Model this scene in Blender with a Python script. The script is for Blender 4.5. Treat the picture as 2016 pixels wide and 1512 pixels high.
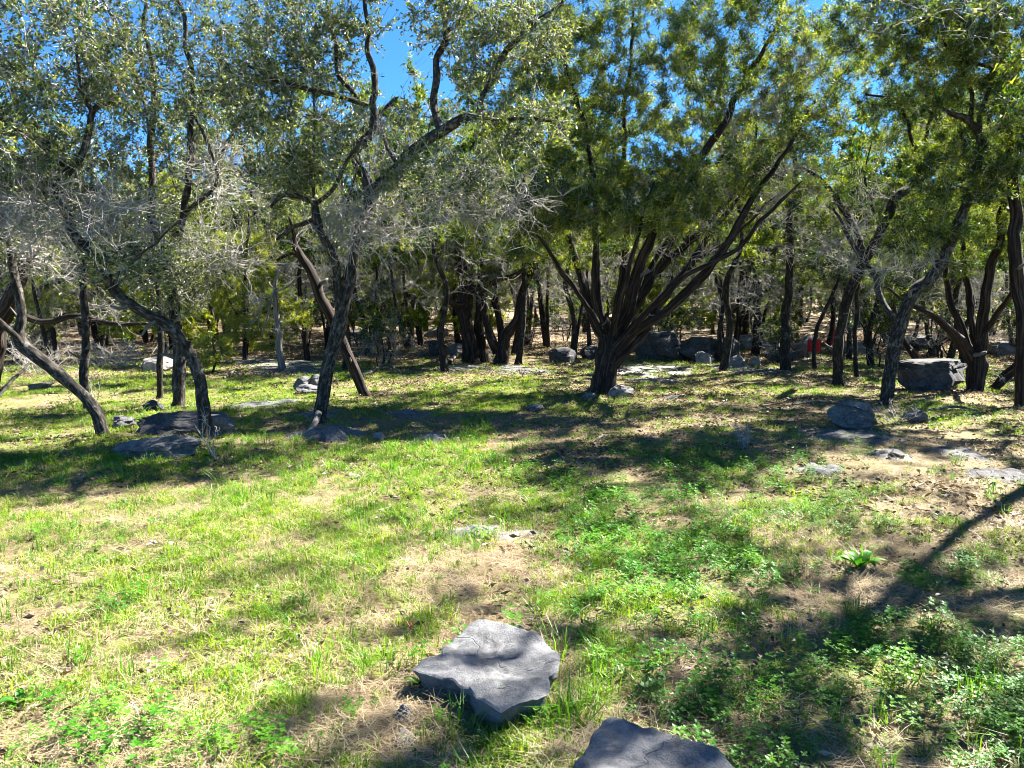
import bpy, math, random
import numpy as np
from mathutils import Vector, Matrix

for o in list(bpy.data.objects): bpy.data.objects.remove(o)
sc = bpy.context.scene
col = sc.collection

# ------------------------------------------------------------------ camera
F = 1511.0                       # focal length in photograph pixels (2016 wide)
CAM_H = 1.60
PITCH = math.atan((756 - 600) / F)
cam_d = bpy.data.cameras.new('camera'); cam = bpy.data.objects.new('camera', cam_d); col.objects.link(cam)
cam_d.sensor_width = 36; cam_d.lens = 36 * F / 2016; cam_d.clip_end = 1000; cam_d.clip_start = 0.05
cam.location = (0, 0, CAM_H); cam.rotation_euler = (math.pi / 2 - PITCH, 0, 0)
sc.camera = cam

# ------------------------------------------------------------------ light
SUN_AZ, SUN_EL = math.radians(52), math.radians(44)      # azimuth clockwise from +Y (the view direction)
w = bpy.data.worlds.new('World'); sc.world = w; w.use_nodes = True
nt = w.node_tree; bg = nt.nodes['Background']
sky = nt.nodes.new('ShaderNodeTexSky'); sky.sky_type = 'NISHITA'; sky.sun_disc = False
sky.sun_elevation = SUN_EL; sky.sun_rotation = SUN_AZ
sky.altitude = 1200; sky.air_density = 0.55; sky.dust_density = 0.0; sky.ozone_density = 10.0
tint = nt.nodes.new('ShaderNodeMix'); tint.data_type = 'RGBA'; tint.blend_type = 'MULTIPLY'; tint.inputs[0].default_value = 1.0
tint.inputs[7].default_value = (.62, 1.0, 1.0, 1)                 # the deep cyan blue of this sky, the same all round
nt.links.new(sky.outputs[0], tint.inputs[6]); nt.links.new(tint.outputs[2], bg.inputs[0]); bg.inputs[1].default_value = 0.05
sun_d = bpy.data.lights.new('sun', 'SUN'); sun = bpy.data.objects.new('sun', sun_d); col.objects.link(sun)
sun_d.energy = 5.0; sun_d.angle = math.radians(0.55); sun_d.color = (1.0, 0.955, 0.88)
sdir = Vector((math.sin(SUN_AZ) * math.cos(SUN_EL), math.cos(SUN_AZ) * math.cos(SUN_EL), math.sin(SUN_EL)))
sun.rotation_euler = sdir.to_track_quat('Z', 'Y').to_euler(); sun.location = sdir * 40
sc.view_settings.view_transform = 'Standard'; sc.view_settings.look = 'None'
sc.view_settings.gamma = 1.0; sc.view_settings.exposure = 2.95; sc.view_settings.use_curve_mapping = False
sc.render.engine = 'CYCLES'
sc.cycles.pixel_filter_type = 'BLACKMAN_HARRIS'; sc.cycles.filter_width = 1.0; sc.render.filter_size = 1.0
sc.cycles.max_bounces = 4; sc.cycles.diffuse_bounces = 1; sc.cycles.glossy_bounces = 2
sc.cycles.transmission_bounces = 4; sc.cycles.transparent_max_bounces = 4
sc.cycles.caustics_reflective = False; sc.cycles.caustics_refractive = False

rng = np.random.default_rng(7)

# ------------------------------------------------------------------ noise
def _hash(ix, iy, iz, s):
    n = (ix * 374761393 + iy * 668265263 + iz * 2147483647 + s * 1274126177) & 0xFFFFFFFF
    n = ((n ^ (n >> 13)) * 1274126177) & 0xFFFFFFFF
    n = ((n ^ (n >> 16)) * 2246822519) & 0xFFFFFFFF
    return ((n ^ (n >> 15)) & 0xFFFFFF) / float(0xFFFFFF)
def vnoise(p, s=0):
    p = np.asarray(p, float); i = np.floor(p).astype(np.int64); f = p - i; f = f * f * (3 - 2 * f)
    r = 0
    for dx in (0, 1):
        for dy in (0, 1):
            for dz in (0, 1):
                h = _hash(i[..., 0] + dx, i[..., 1] + dy, i[..., 2] + dz, s)
                r = r + h * (f[..., 0] if dx else 1 - f[..., 0]) * (f[..., 1] if dy else 1 - f[..., 1]) * (f[..., 2] if dz else 1 - f[..., 2])
    return r * 2 - 1
def fbm(p, oct=4, s=0):
    p = np.asarray(p, float); a, r = 1.0, 0
    for k in range(oct):
        r = r + a * vnoise(p * 2 ** k + 17.3 * k, s + k); a *= .5
    return r
def fbm2(x, y, oct=4, s=0):
    return fbm(np.stack([np.asarray(x, float), np.asarray(y, float), np.zeros_like(np.asarray(x, float))], -1), oct, s)

# ------------------------------------------------------------------ terrain height and pixel helpers
def gz(x, y):
    x = np.asarray(x, float); y = np.asarray(y, float)
    s = np.maximum(0, y - 16)
    z = 0.0018 * s ** 1.8 + 0.045 * fbm2(x * .33, y * .33, 3, 3) + 0.02 * fbm2(x * 1.3, y * 1.3, 2, 5)
    z = z + 0.0012 * np.maximum(0, np.abs(x) - 20) ** 1.7
    return z
SP, CP = math.sin(PITCH), math.cos(PITCH)
def ray(u, v):
    a, b = (u - 1008) / F, (756 - v) / F
    return np.array([a, CP + b * SP, -SP + b * CP])
def at(u, v, Y):
    d = ray(u, v); return np.array([0, 0, CAM_H]) + d * (Y / d[1])
def on_ground(u, v):
    d = ray(u, v); t = 3.0
    o = np.array([0, 0, CAM_H])
    lo, hi = 0.5, 200.0
    for _ in range(60):
        m = (lo + hi) / 2; p = o + d * m
        if p[2] > gz(p[0], p[1]): lo = m
        else: hi = m
    p = o + d * lo; return p
def to_px(x, y, z):
    dz = z - CAM_H
    fy = y * CP - dz * SP; up = y * SP + dz * CP
    fy = np.where(fy < .1, .1, fy)
    return 1008 + F * x / fy, 756 - F * up / fy

# ------------------------------------------------------------------ mesh helpers
def mesh(name, V, Q=None, T=None, attrs=None, smooth=False, mats=()):
    me = bpy.data.meshes.new(name)
    V = np.ascontiguousarray(V, np.float32)
    Q = np.zeros((0, 4), np.int32) if Q is None else np.asarray(Q, np.int32)
    T = np.zeros((0, 3), np.int32) if T is None else np.asarray(T, np.int32)
    me.vertices.add(len(V)); me.vertices.foreach_set('co', V.ravel())
    nl = Q.size + T.size
    me.loops.add(nl); me.polygons.add(len(Q) + len(T))
    me.loops.foreach_set('vertex_index', np.concatenate([Q.ravel(), T.ravel()]).astype(np.int32))
    ls = np.concatenate([np.arange(len(Q)) * 4, Q.size + np.arange(len(T)) * 3]).astype(np.int32)
    me.polygons.foreach_set('loop_start', ls)
    me.polygons.foreach_set('use_smooth', np.full(len(ls), smooth, bool))
    for k, a in (attrs or {}).items():
        a = np.ascontiguousarray(a, np.float32)
        if a.ndim == 1:
            at_ = me.attributes.new(k, 'FLOAT', 'POINT'); at_.data.foreach_set('value', a)
        else:
            at_ = me.attributes.new(k, 'FLOAT_VECTOR', 'POINT'); at_.data.foreach_set('vector', a.ravel())
    me.update(calc_edges=True)
    for m in mats: me.materials.append(m)
    return me
def obj(name, me, parent=None, loc=None, **props):
    o = bpy.data.objects.new(name, me); col.objects.link(o)
    if parent is not None: o.parent = parent
    if loc is not None: o.location = loc
    for k, v in props.items(): o[k] = v
    return o
def thing(name, label, cat, loc, group=None):
    o = bpy.data.objects.new(name, None); col.objects.link(o); o.location = loc; o.empty_display_size = .2
    o['label'] = label; o['category'] = cat
    if group: o['group'] = group
    return o
def norm(a):
    return a / np.maximum(np.linalg.norm(a, axis=-1, keepdims=True), 1e-9)

class Buf:
    def __init__(s): s.V, s.Q, s.T, s.A, s.n = [], [], [], {}, 0
    def add(s, V, Q=None, T=None, **attrs):
        V = np.asarray(V).reshape(-1, 3)
        s.V.append(V)
        if Q is not None and len(Q): s.Q.append(np.asarray(Q) + s.n)
        if T is not None and len(T): s.T.append(np.asarray(T) + s.n)
        for k, a in attrs.items(): s.A.setdefault(k, []).append(np.broadcast_to(a, (len(V),) + np.shape(a)[1:]) if np.ndim(a) else np.full(len(V), a))
        s.n += len(V)
    def mesh(s, name, origin, smooth, mats):
        V = np.concatenate(s.V) - np.asarray(origin)
        return mesh(name, V, np.concatenate(s.Q) if s.Q else None, np.concatenate(s.T) if s.T else None,
                    {k: np.concatenate(a) for k, a in s.A.items()}, smooth, mats)
    def tris(s): return sum(len(q) for q in s.Q) * 2 + sum(len(t) for t in s.T)

def tubes(buf, P, R, sides, tint=0.0, rough=0.0, seed=0, cap=False):
    """P (T,K,3) R (T,K): T tubes of K rings each."""
    P = np.asarray(P, float); R = np.asarray(R, float)
    Tn, K, _ = P.shape
    t = np.empty_like(P); t[:, 1:-1] = P[:, 2:] - P[:, :-2]; t[:, 0] = P[:, 1] - P[:, 0]; t[:, -1] = P[:, -1] - P[:, -2]
    t = norm(t)
    mt = norm(t.mean(1))
    ref = np.eye(3)[np.argmin(np.abs(mt), axis=1)]
    n = norm(ref[:, None] - (t * ref[:, None]).sum(-1, keepdims=True) * t); b = np.cross(t, n)
    th = np.arange(sides) * 2 * np.pi / sides
    c, s_ = np.cos(th), np.sin(th)
    L = np.concatenate([np.zeros((Tn, 1)), np.cumsum(np.linalg.norm(np.diff(P, axis=1), axis=-1), axis=1)], 1)
    rr = np.repeat(R[:, :, None], sides, 2)
    bark = np.stack([c * rr, s_ * rr, np.repeat(L[:, :, None], sides, 2)], -1)
    if rough > 0:
        q = np.stack([bark[..., 0] * 22, bark[..., 1] * 22, bark[..., 2] * 5], -1)
        q2 = np.stack([c + 0 * rr, s_ + 0 * rr, bark[..., 2] * 1.6], -1)
        rr = rr * (1 + rough * (0.55 * fbm(q, 2, seed) + 0.6 * fbm(q2 * 1.3, 2, seed + 9)))
    V = P[:, :, None] + n[:, :, None] * (c[:, None] * rr[..., None]) .reshape(Tn, K, sides, 1) + b[:, :, None] * (s_[:, None] * rr[..., None]).reshape(Tn, K, sides, 1) if False else \
        P[:, :, None, :] + n[:, :, None, :] * (c[None, None, :] * rr)[..., None] + b[:, :, None, :] * (s_[None, None, :] * rr)[..., None]
    idx = np.arange(Tn * K * sides).reshape(Tn, K, sides)
    a0 = idx[:, :-1]; a1 = idx[:, 1:]
    Q = np.stack([a0, np.roll(a0, -1, 2), np.roll(a1, -1, 2), a1], -1).reshape(-1, 4)
    tn = np.asarray(tint, float)
    tn = np.broadcast_to(tn.reshape(tn.shape + (1,) * (3 - tn.ndim)) if tn.ndim else tn, (Tn, K, sides)).reshape(-1)
    T = None
    if cap and sides >= 3:
        e = idx[:, -1]
        T = np.concatenate([np.stack([e[:, 0], e[:, k], e[:, k + 1]], -1) for k in range(1, sides - 1)])
    buf.add(V, Q, T, bark=bark.reshape(-1, 3), tint=tn)

def spline(P, R, step):
    P = np.asarray(P, float); R = np.asarray(R, float)
    if len(P) == 2:
        P = np.array([P[0], P.mean(0), P[1]]); R = np.array([R[0], R.mean(), R[1]])
    X = np.concatenate([P, R[:, None]], 1)
    E = np.concatenate([[2 * X[0] - X[1]], X, [2 * X[-1] - X[-2]]])
    out = []
    for i in range(1, len(E) - 2):
        p0, p1, p2, p3 = E[i - 1:i + 3]
        n = max(2, int(np.linalg.norm(p2[:3] - p1[:3]) / step))
        t = np.linspace(0, 1, n, endpoint=False)[:, None]
        out.append(.5 * (2 * p1 + (p2 - p0) * t + (2 * p0 - 5 * p1 + 4 * p2 - p3) * t ** 2 + (3 * p1 - p0 - 3 * p2 + p3) * t ** 3))
    out.append(X[-1:]); X = np.concatenate(out)
    return X[:, :3], np.maximum(X[:, 3], .003)

# ------------------------------------------------------------------ materials
def nodes(name):
    m = bpy.data.materials.new(name); m.use_nodes = True; t = m.node_tree
    for n in list(t.nodes): t.nodes.remove(n)
    return m, t, t.nodes.new('ShaderNodeOutputMaterial')
def N(t, kind, **kw):
    n = t.nodes.new(kind)
    for k, v in kw.items():
        if k.startswith('i_'): n.inputs[k[2:].replace('_', ' ')].default_value = v
        else: setattr(n, k, v)
    return n
def ramp(t, fac, stops, interp='LINEAR'):
    r = N(t, 'ShaderNodeValToRGB'); r.color_ramp.interpolation = interp
    e = r.color_ramp.elements
    while len(e) < len(stops): e.new(.5)
    for k, (p, c) in enumerate(stops): e[k].position = p; e[k].color = (*c, 1) if len(c) == 3 else c
    t.links.new(fac, r.inputs[0]); return r.outputs[0]
def mixc(t, fac, a, b, mode='MIX'):
    m = N(t, 'ShaderNodeMix', data_type='RGBA', blend_type=mode)
    for s, v in ((m.inputs[0], fac), (m.inputs[6], a), (m.inputs[7], b)):
        if hasattr(v, 'links') or isinstance(v, bpy.types.NodeSocket): t.links.new(v, s)
        else: s.default_value = (*v, 1) if isinstance(v, tuple) and len(v) == 3 else v
    return m.outputs[2]
def noise(t, vec, scale, detail=4, rough=.6, out=0):
    n = N(t, 'ShaderNodeTexNoise'); n.inputs['Scale'].default_value = scale; n.inputs['Detail'].default_value = detail; n.inputs['Roughness'].default_value = rough
    if vec is not None: t.links.new(vec, n.inputs['Vector'])
    return n.outputs[out]
def mapping(t, vec, scale):
    m = N(t, 'ShaderNodeMapping'); m.inputs['Scale'].default_value = scale; t.links.new(vec, m.inputs['Vector']); return m.outputs[0]
def bump(t, h, strength, dist):
    b = N(t, 'ShaderNodeBump'); b.inputs['Strength'].default_value = strength; b.inputs['Distance'].default_value = dist
    t.links.new(h, b.inputs['Height']); return b.outputs[0]

def bark_mat(name, dark, mid, light, twig, stretch=(1, 1, .25), scale=26, lichen=0.0, lichen_col=(.36, .37, .33)):
    m, t, out = nodes(name)
    a = N(t, 'ShaderNodeAttribute', attribute_name='bark'); v = a.outputs['Vector']
    tn = N(t, 'ShaderNodeAttribute', attribute_name='tint').outputs['Fac']
    n1 = noise(t, mapping(t, v, stretch), scale, 5, .65)
    c = ramp(t, n1, [(.32, dark), (.5, mid), (.68, light)])
    if lichen > 0:
        n2 = noise(t, v, 5.5, 5, .7)
        f = ramp(t, n2, [(.56, (0, 0, 0)), (.63, (lichen,) * 3)])
        c = mixc(t, f, c, lichen_col)
    n3 = noise(t, v, 40, 2)
    tw = ramp(t, n3, [(.3, tuple(x * .7 for x in twig)), (.7, twig)])
    c = mixc(t, tn, c, tw)
    p = N(t, 'ShaderNodeBsdfPrincipled'); t.links.new(c, p.inputs['Base Color']); p.inputs['Roughness'].default_value = .9
    p.inputs['Specular IOR Level'].default_value = .2
    t.links.new(bump(t, n1, .9, .02), p.inputs['Normal'])
    t.links.new(p.outputs[0], out.inputs[0]); return m

def leaf_mat(name, stops, trans=.35, gloss=.08, patch=0.0):
    m, t, out = nodes(name)
    tn = N(t, 'ShaderNodeAttribute', attribute_name='tint').outputs['Fac']
    c = ramp(t, tn, stops)
    d = N(t, 'ShaderNodeBsdfDiffuse'); t.links.new(c, d.inputs[0])
    tr = N(t, 'ShaderNodeBsdfTranslucent')
    t.links.new(mixc(t, 1.0, c, (1.35, 1.35, .6), 'MULTIPLY'), tr.inputs[0])
    mx = N(t, 'ShaderNodeMixShader'); mx.inputs[0].default_value = trans
    t.links.new(d.outputs[0], mx.inputs[1]); t.links.new(tr.outputs[0], mx.inputs[2])
    g = N(t, 'ShaderNodeBsdfGlossy'); g.inputs['Roughness'].default_value = .38; g.inputs[0].default_value = (1, 1, 1, 1)
    m2 = N(t, 'ShaderNodeMixShader'); m2.inputs[0].default_value = gloss
    t.links.new(mx.outputs[0], m2.inputs[1]); t.links.new(g.outputs[0], m2.inputs[2])
    t.links.new(m2.outputs[0], out.inputs[0]); return m

def blade_mat(name, a, b, c3, trans=.35, gloss=.05):
    """ground plants: colour varies by instance and by place"""
    m, t, out = nodes(name)
    oi = N(t, 'ShaderNodeObjectInfo').outputs['Random']
    g = N(t, 'ShaderNodeNewGeometry').outputs['Position']
    n = noise(t, g, 1.1, 3, .6)
    f = N(t, 'ShaderNodeMath', operation='MULTIPLY_ADD'); t.links.new(oi, f.inputs[0]); f.inputs[1].default_value = .55
    t.links.new(n, f.inputs[2])
    c = ramp(t, f.outputs[0], [(.35, a), (.75, b), (1.05 if False else 1.0, c3)])
    tn = N(t, 'ShaderNodeAttribute', attribute_name='tint').outputs['Fac']
    c = mixc(t, tn, c, (.33, .27, .13))
    d = N(t, 'ShaderNodeBsdfDiffuse'); t.links.new(c, d.inputs[0])
    tr = N(t, 'ShaderNodeBsdfTranslucent'); t.links.new(mixc(t, 1.0, c, (1.3, 1.3, .7), 'MULTIPLY'), tr.inputs[0])
    mx = N(t, 'ShaderNodeMixShader'); mx.inputs[0].default_value = trans
    t.links.new(d.outputs[0], mx.inputs[1]); t.links.new(tr.outputs[0], mx.inputs[2])
    gl = N(t, 'ShaderNodeBsdfGlossy'); gl.inputs['Roughness'].default_value = .45
    m2 = N(t, 'ShaderNodeMixShader'); m2.inputs[0].default_value = gloss
    t.links.new(mx.outputs[0], m2.inputs[1]); t.links.new(gl.outputs[0], m2.inputs[2])
    t.links.new(m2.outputs[0], out.inputs[0]); return m

def plain(name, colr, rough=.8):
    m, t, out = nodes(name)
    co = N(t, 'ShaderNodeTexCoord').outputs['Object']
    c = mixc(t, noise(t, co, 9, 4), tuple(x * .75 for x in colr), tuple(min(1, x * 1.2) for x in colr))
    p = N(t, 'ShaderNodeBsdfPrincipled'); t.links.new(c, p.inputs['Base Color']); p.inputs['Roughness'].default_value = rough
    t.links.new(p.outputs[0], out.inputs[0]); return m

def rock_mat(name, dark, mid, light, lich=.5):
    m, t, out = nodes(name)
    g = N(t, 'ShaderNodeNewGeometry').outputs['Position']
    n1 = noise(t, g, 4.5, 8, .7); n2 = noise(t, g, 22, 8, .75); n3 = noise(t, g, 130, 4, .7)
    c = ramp(t, n1, [(.3, dark), (.5, mid), (.7, light)])
    c = mixc(t, ramp(t, n2, [(.45, (0, 0, 0)), (.6, (.55,) * 3)]), c, light)
    c = mixc(t, ramp(t, noise(t, g, 7.5, 5, .75), [(.56, (0, 0, 0)), (.66, (lich,) * 3)]), c, (.075, .07, .065))
    c = mixc(t, ramp(t, n3, [(.35, (.35,) * 3), (.5, (0, 0, 0))]), c, dark)
    rid = N(t, 'ShaderNodeMath', operation='SUBTRACT'); t.links.new(noise(t, g, 2.2, 3, .55), rid.inputs[0]); rid.inputs[1].default_value = .5
    ab = N(t, 'ShaderNodeMath', operation='ABSOLUTE'); t.links.new(rid.outputs[0], ab.inputs[0])
    ck = ramp(t, ab.outputs[0], [(0, (.45, .45, .45)), (.006, (1, 1, 1))])
    c = mixc(t, .6, c, mixc(t, 1.0, c, ck, 'MULTIPLY'))
    p = N(t, 'ShaderNodeBsdfPrincipled'); t.links.new(c, p.inputs['Base Color']); p.inputs['Roughness'].default_value = .88
    p.inputs['Specular IOR Level'].default_value = .25
    h = mixc(t, .5, n2, n3); h = mixc(t, 1.0, h, ck, 'MULTIPLY')
    t.links.new(bump(t, h, .7, .022), p.inputs['Normal'])
    t.links.new(p.outputs[0], out.inputs[0]); return m

M_OAK = bark_mat('oak_bark', (.006, .005, .0045), (.030, .025, .020), (.125, .11, .092), (.47, .445, .40), (1, 1, .35), 30, .45, (.26, .26, .235))  # light stop paints sunlit furrow highlights into the dark bark colour
M_JUN = bark_mat('juniper_bark', (.004, .003, .0025), (.018, .012, .009), (.082, .056, .043), (.42, .395, .355), (1, 1, .07), 30, .12, (.15, .13, .115))
M_PALE = bark_mat('weathered_wood', (.05, .042, .035), (.16, .138, .118), (.29, .265, .24), (.36, .335, .30), (1, 1, .08), 30)
M_SLIM = bark_mat('slim_bark', (.005, .004, .0035), (.018, .015, .012), (.06, .05, .042), (.42, .395, .355), (1, 1, .25), 30, .35, (.2, .2, .18))
L_OAK = leaf_mat('oak_leaf', [(0, (.012, .026, .004)), (.35, (.048, .082, .011)), (.7, (.14, .185, .032)), (1, (.33, .31, .11))], .36, .045)  # very dark to pale: sunlit flecks and shade put into leaf colour
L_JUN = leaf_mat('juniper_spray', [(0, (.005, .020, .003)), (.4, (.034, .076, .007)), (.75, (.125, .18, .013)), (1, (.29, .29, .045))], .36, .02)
L_JBRIGHT = leaf_mat('bright_juniper_spray', [(0, (.010, .034, .003)), (.35, (.055, .10, .008)), (.7, (.17, .22, .016)), (1, (.36, .35, .06))], .38, .02)  # brighter, yellower green than the plain juniper spray
L_YOUNG = leaf_mat('young_juniper_spray', [(0, (.07, .11, .008)), (.5, (.19, .24, .016)), (1, (.36, .36, .05))], .42, .015)
R_GREY = rock_mat('limestone_grey', (.035, .034, .034), (.085, .084, .083), (.19, .188, .184), .6)
R_SLAB = rock_mat('limestone_slab', (.05, .05, .052), (.11, .111, .115), (.19, .19, .192), .45)
R_DARK = rock_mat('limestone_shaded', (.012, .012, .013), (.035, .035, .036), (.11, .108, .105), .6)  # darkest limestone: shade put into the base colour, plus lichen blotches
R_PALE = rock_mat('limestone_pale', (.07, .063, .057), (.16, .148, .136), (.30, .283, .265), .55)

# ------------------------------------------------------------------ ground
def ellipses(u, v, lst, soft=.35):
    r = np.zeros_like(u)
    for (cu, cv, ru, rv, s) in lst:
        d = ((u - cu) / ru) ** 2 + ((v - cv) / rv) ** 2
        r = np.maximum(r, s * np.clip((1 + soft - d) / (2 * soft), 0, 1))
    return r
BARE = [(950, 1115, 190, 60, 1), (790, 1420, 170, 110, 1), (700, 1270, 110, 90, .8), (1750, 1150, 260, 60, .9), (1680, 1050, 220, 45, .7), (980, 1045, 120, 30, 1),
        (1000, 1290, 170, 110, 1), (1900, 1010, 180, 70, .7), (650, 940, 60, 60, .5), (560, 1080, 90, 30, .6), (300, 1240, 130, 30, .5), (900, 850, 260, 30, .8), (1150, 870, 230, 45, .95),
        (120, 1410, 60, 40, .7), (1560, 1230, 90, 30, .6), (1750, 900, 300, 60, .6), (1300, 1490, 220, 100, .7), (620, 870, 120, 30, .6), (780, 1150, 120, 30, .6), (1490, 970, 70, 25, .6), (1500,800,500,50,.5), (330,960,120,40,.3)]
CLOV = [(1240, 940, 210, 75, 1), (1480, 960, 150, 70, .8), (1290, 1070, 180, 60, 1), (1420, 1130, 180, 60, .9), (1560, 1010, 180, 60, .6), (1300, 1200, 180, 70, .7), (1650, 1340, 330, 110, 1), (1900, 1400, 220, 120, 1),
        (1880, 1140, 110, 40, .6), (1500, 1440, 160, 110, .8), (1350, 1330, 120, 70, .6), (1800, 1260, 300, 50, .7), (200, 1440, 150, 60, .22), (130, 1090, 90, 40, .3), (230, 1190, 60, 50, .25), (1120, 900, 120, 35, .5), (420,1470,160,60,.15)]
TALL = [(830, 905, 210, 35, 1), (930, 850, 40, 25, 1), (600, 925, 50, 35, 1), (760, 930, 120, 40, .8), (950, 1050, 30, 45, .9), (780, 1030, 90, 30, .8), (1060, 1020, 150, 25, .8), (1150, 1330, 60, 90, .8), (500, 890, 120, 30, .8),
        (150, 930, 260, 30, .6), (1010, 1440, 100, 40, .7), (690, 1310, 90, 35, .6), (620, 1370, 70, 40, .5), (880, 1060, 40, 35, .8), (1060, 1080, 30, 30, .7), (470, 985, 60, 40, .6), (350, 830, 200, 20, .6)]

def build_ground():
    def graded(lo, hi, n, c, k):
        t = np.linspace(-1, 1, n)
        a = np.sinh(k * t) / math.sinh(k)
        return np.where(a < 0, c + a * (c - lo), c + a * (hi - c))
    xs = graded(-170, 170, 231, 0, 5.2); ys = graded(-25, 230, 261, 5, 5.0)
    X, Y = np.meshgrid(xs, ys)
    Z = gz(X, Y) + .012 * fbm2(X * 5, Y * 5, 2, 11) * np.clip((25 - Y) / 25, 0, 1)
    V = np.stack([X, Y, Z], -1).reshape(-1, 3)
    i = np.arange(len(V)).reshape(X.shape)
    Q = np.stack([i[:-1, :-1], i[:-1, 1:], i[1:, 1:], i[1:, :-1]], -1).reshape(-1, 4)
    u, v = to_px(V[:, 0], V[:, 1], V[:, 2])
    front = V[:, 1] > 1.0
    bare = np.where(front, ellipses(u, v, BARE), 0)
    clov = np.where(front, ellipses(u, v, CLOV), 0)
    m, t, out = nodes('woodland_soil')
    g = N(t, 'ShaderNodeNewGeometry').outputs['Position']
    nb = N(t, 'ShaderNodeAttribute', attribute_name='bare').outputs['Fac']
    n1 = noise(t, g, .55, 5, .65); n2 = noise(t, g, 7, 5, .7); n3 = noise(t, mapping(t, g, (1, 2.5, 1)), 55, 4, .7)
    straw = ramp(t, n3, [(.3, (.075, .05, .032)), (.5, (.23, .17, .105)), (.68, (.40, .32, .215))])
    soil = ramp(t, n2, [(.3, (.06, .042, .03)), (.6, (.18, .125, .085)), (.75, (.27, .21, .15))])
    c = mixc(t, ramp(t, n1, [(.42, (.15,) * 3), (.62, (.75,) * 3)]), straw, soil)
    gr = ramp(t, noise(t, g, 2.3, 5, .7), [(.40, (0, 0, 0)), (.60, (.75,) * 3)])
    green = ramp(t, n3, [(.35, (.045, .08, .010)), (.65, (.19, .25, .04))])
    inv = N(t, 'ShaderNodeMath', operation='SUBTRACT'); inv.inputs[0].default_value = 1.0; t.links.new(nb, inv.inputs[1])
    k = N(t, 'ShaderNodeMath', operation='MULTIPLY'); t.links.new(gr, k.inputs[0]); t.links.new(inv.outputs[0], k.inputs[1])
    # beyond the meadow the floor is leaf litter
    sep = N(t, 'ShaderNodeSeparateXYZ'); t.links.new(g, sep.inputs[0])
    far = N(t, 'ShaderNodeMapRange'); t.links.new(sep.outputs['Y'], far.inputs['Value'])
    far.inputs['From Min'].default_value = 15; far.inputs['From Max'].default_value = 24; far.inputs['To Min'].default_value = 1; far.inputs['To Max'].default_value = .12
    k2 = N(t, 'ShaderNodeMath', operation='MULTIPLY'); t.links.new(k.outputs[0], k2.inputs[0]); t.links.new(far.outputs[0], k2.inputs[1])
    c = mixc(t, k2.outputs[0], c, green)
    p = N(t, 'ShaderNodeBsdfPrincipled'); t.links.new(c, p.inputs['Base Color']); p.inputs['Roughness'].default_value = .95; p.inputs['Specular IOR Level'].default_value = .1
    t.links.new(bump(t, n3, .8, .03), p.inputs['Normal']); t.links.new(p.outputs[0], out.inputs[0])
    me = mesh('ground', V, Q, None, {'bare': bare, 'clover': clov}, True, [m])
    obj('ground', me, kind='structure')
build_ground()

# ------------------------------------------------------------------ rocks
def ico(sub):
    import bmesh
    bm = bmesh.new(); bmesh.ops.create_icosphere(bm, subdivisions=sub, radius=1)
    V = np.array([v.co[:] for v in bm.verts]); T = np.array([[v.index for v in f.verts] for f in bm.faces]); bm.free(); return V, T
ICO = {k: ico(k) for k in (3, 4, 5)}
def rock(name, label, u, v, wpx, hpx, depth=.8, rot=0, seed=0, mat=None, sub=4, box=.65, tilt=(0, 0), cat='rock', group=None, Y=None, sink=.2, facets=12):
    """boulder whose foot stands at pixel (u, v) on the ground, wpx wide and hpx high in the photo"""
    p = on_ground(u, v) if Y is None else np.array([at(u, v, Y)[0], Y, 0.0])
    Yd = p[1]
    sx = wpx / F * Yd / 2; sz = hpx / F * Yd / (1 - sink) / 2 * 1.05; sy = sx * depth
    r = np.random.default_rng(seed + 1000)
    V, T = ICO[sub]; V = V.copy()
    V = np.sign(V) * np.abs(V) ** box; V /= np.abs(V).max()
    for _ in range(facets):
        n = norm(r.normal(size=3)); d = r.uniform(.58, .92)
        e = np.maximum(0, V @ n - d); V -= n * (e * .97)[:, None]
    nn = norm(V)
    V += nn * (.10 * fbm(V * 1.6 + seed, 3, seed))[:, None]
    V += nn * (.05 * np.abs(fbm(V * 5 + seed, 4, seed + 3)))[:, None]
    V[:, 2] += .03 * np.sin(V[:, 2] * 14 + fbm(V * 2, 2, seed)) * (np.abs(nn[:, 2]) < .7)
    lay = np.floor(V[:, 2] * 4.5 + .9 * fbm(V * 1.3 + seed, 2, seed + 7)).astype(np.int64)
    off = (_hash(lay, lay * 0 + seed, lay * 0, 5) - .5) * .16 + .05 * fbm(np.stack([V[:, 0] * 4, V[:, 1] * 4, lay * 3.1], -1), 2, seed)
    V[:, :2] *= (1 + off * (np.abs(nn[:, 2]) < .85))[:, None]
    V *= (sx, sy, sz)
    R = Matrix.Rotation(rot, 3, 'Z') @ Matrix.Rotation(tilt[0], 3, 'X') @ Matrix.Rotation(tilt[1], 3, 'Y')
    V = V @ np.array(R).T
    zmin, zmax = V[:, 2].min(), V[:, 2].max()
    g0 = float(gz(p[0], p[1] + sy))
    V[:, 2] -= zmin + (zmax - zmin) * sink
    me = mesh(name, V, None, T, None, True, [mat or R_GREY]); me.set_sharp_from_angle(angle=math.radians(24))
    o = obj(name, me, None, (p[0], p[1] + sy * .8, g0), label=label, category=cat)
    if group: o['group'] = group
    return o
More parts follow.
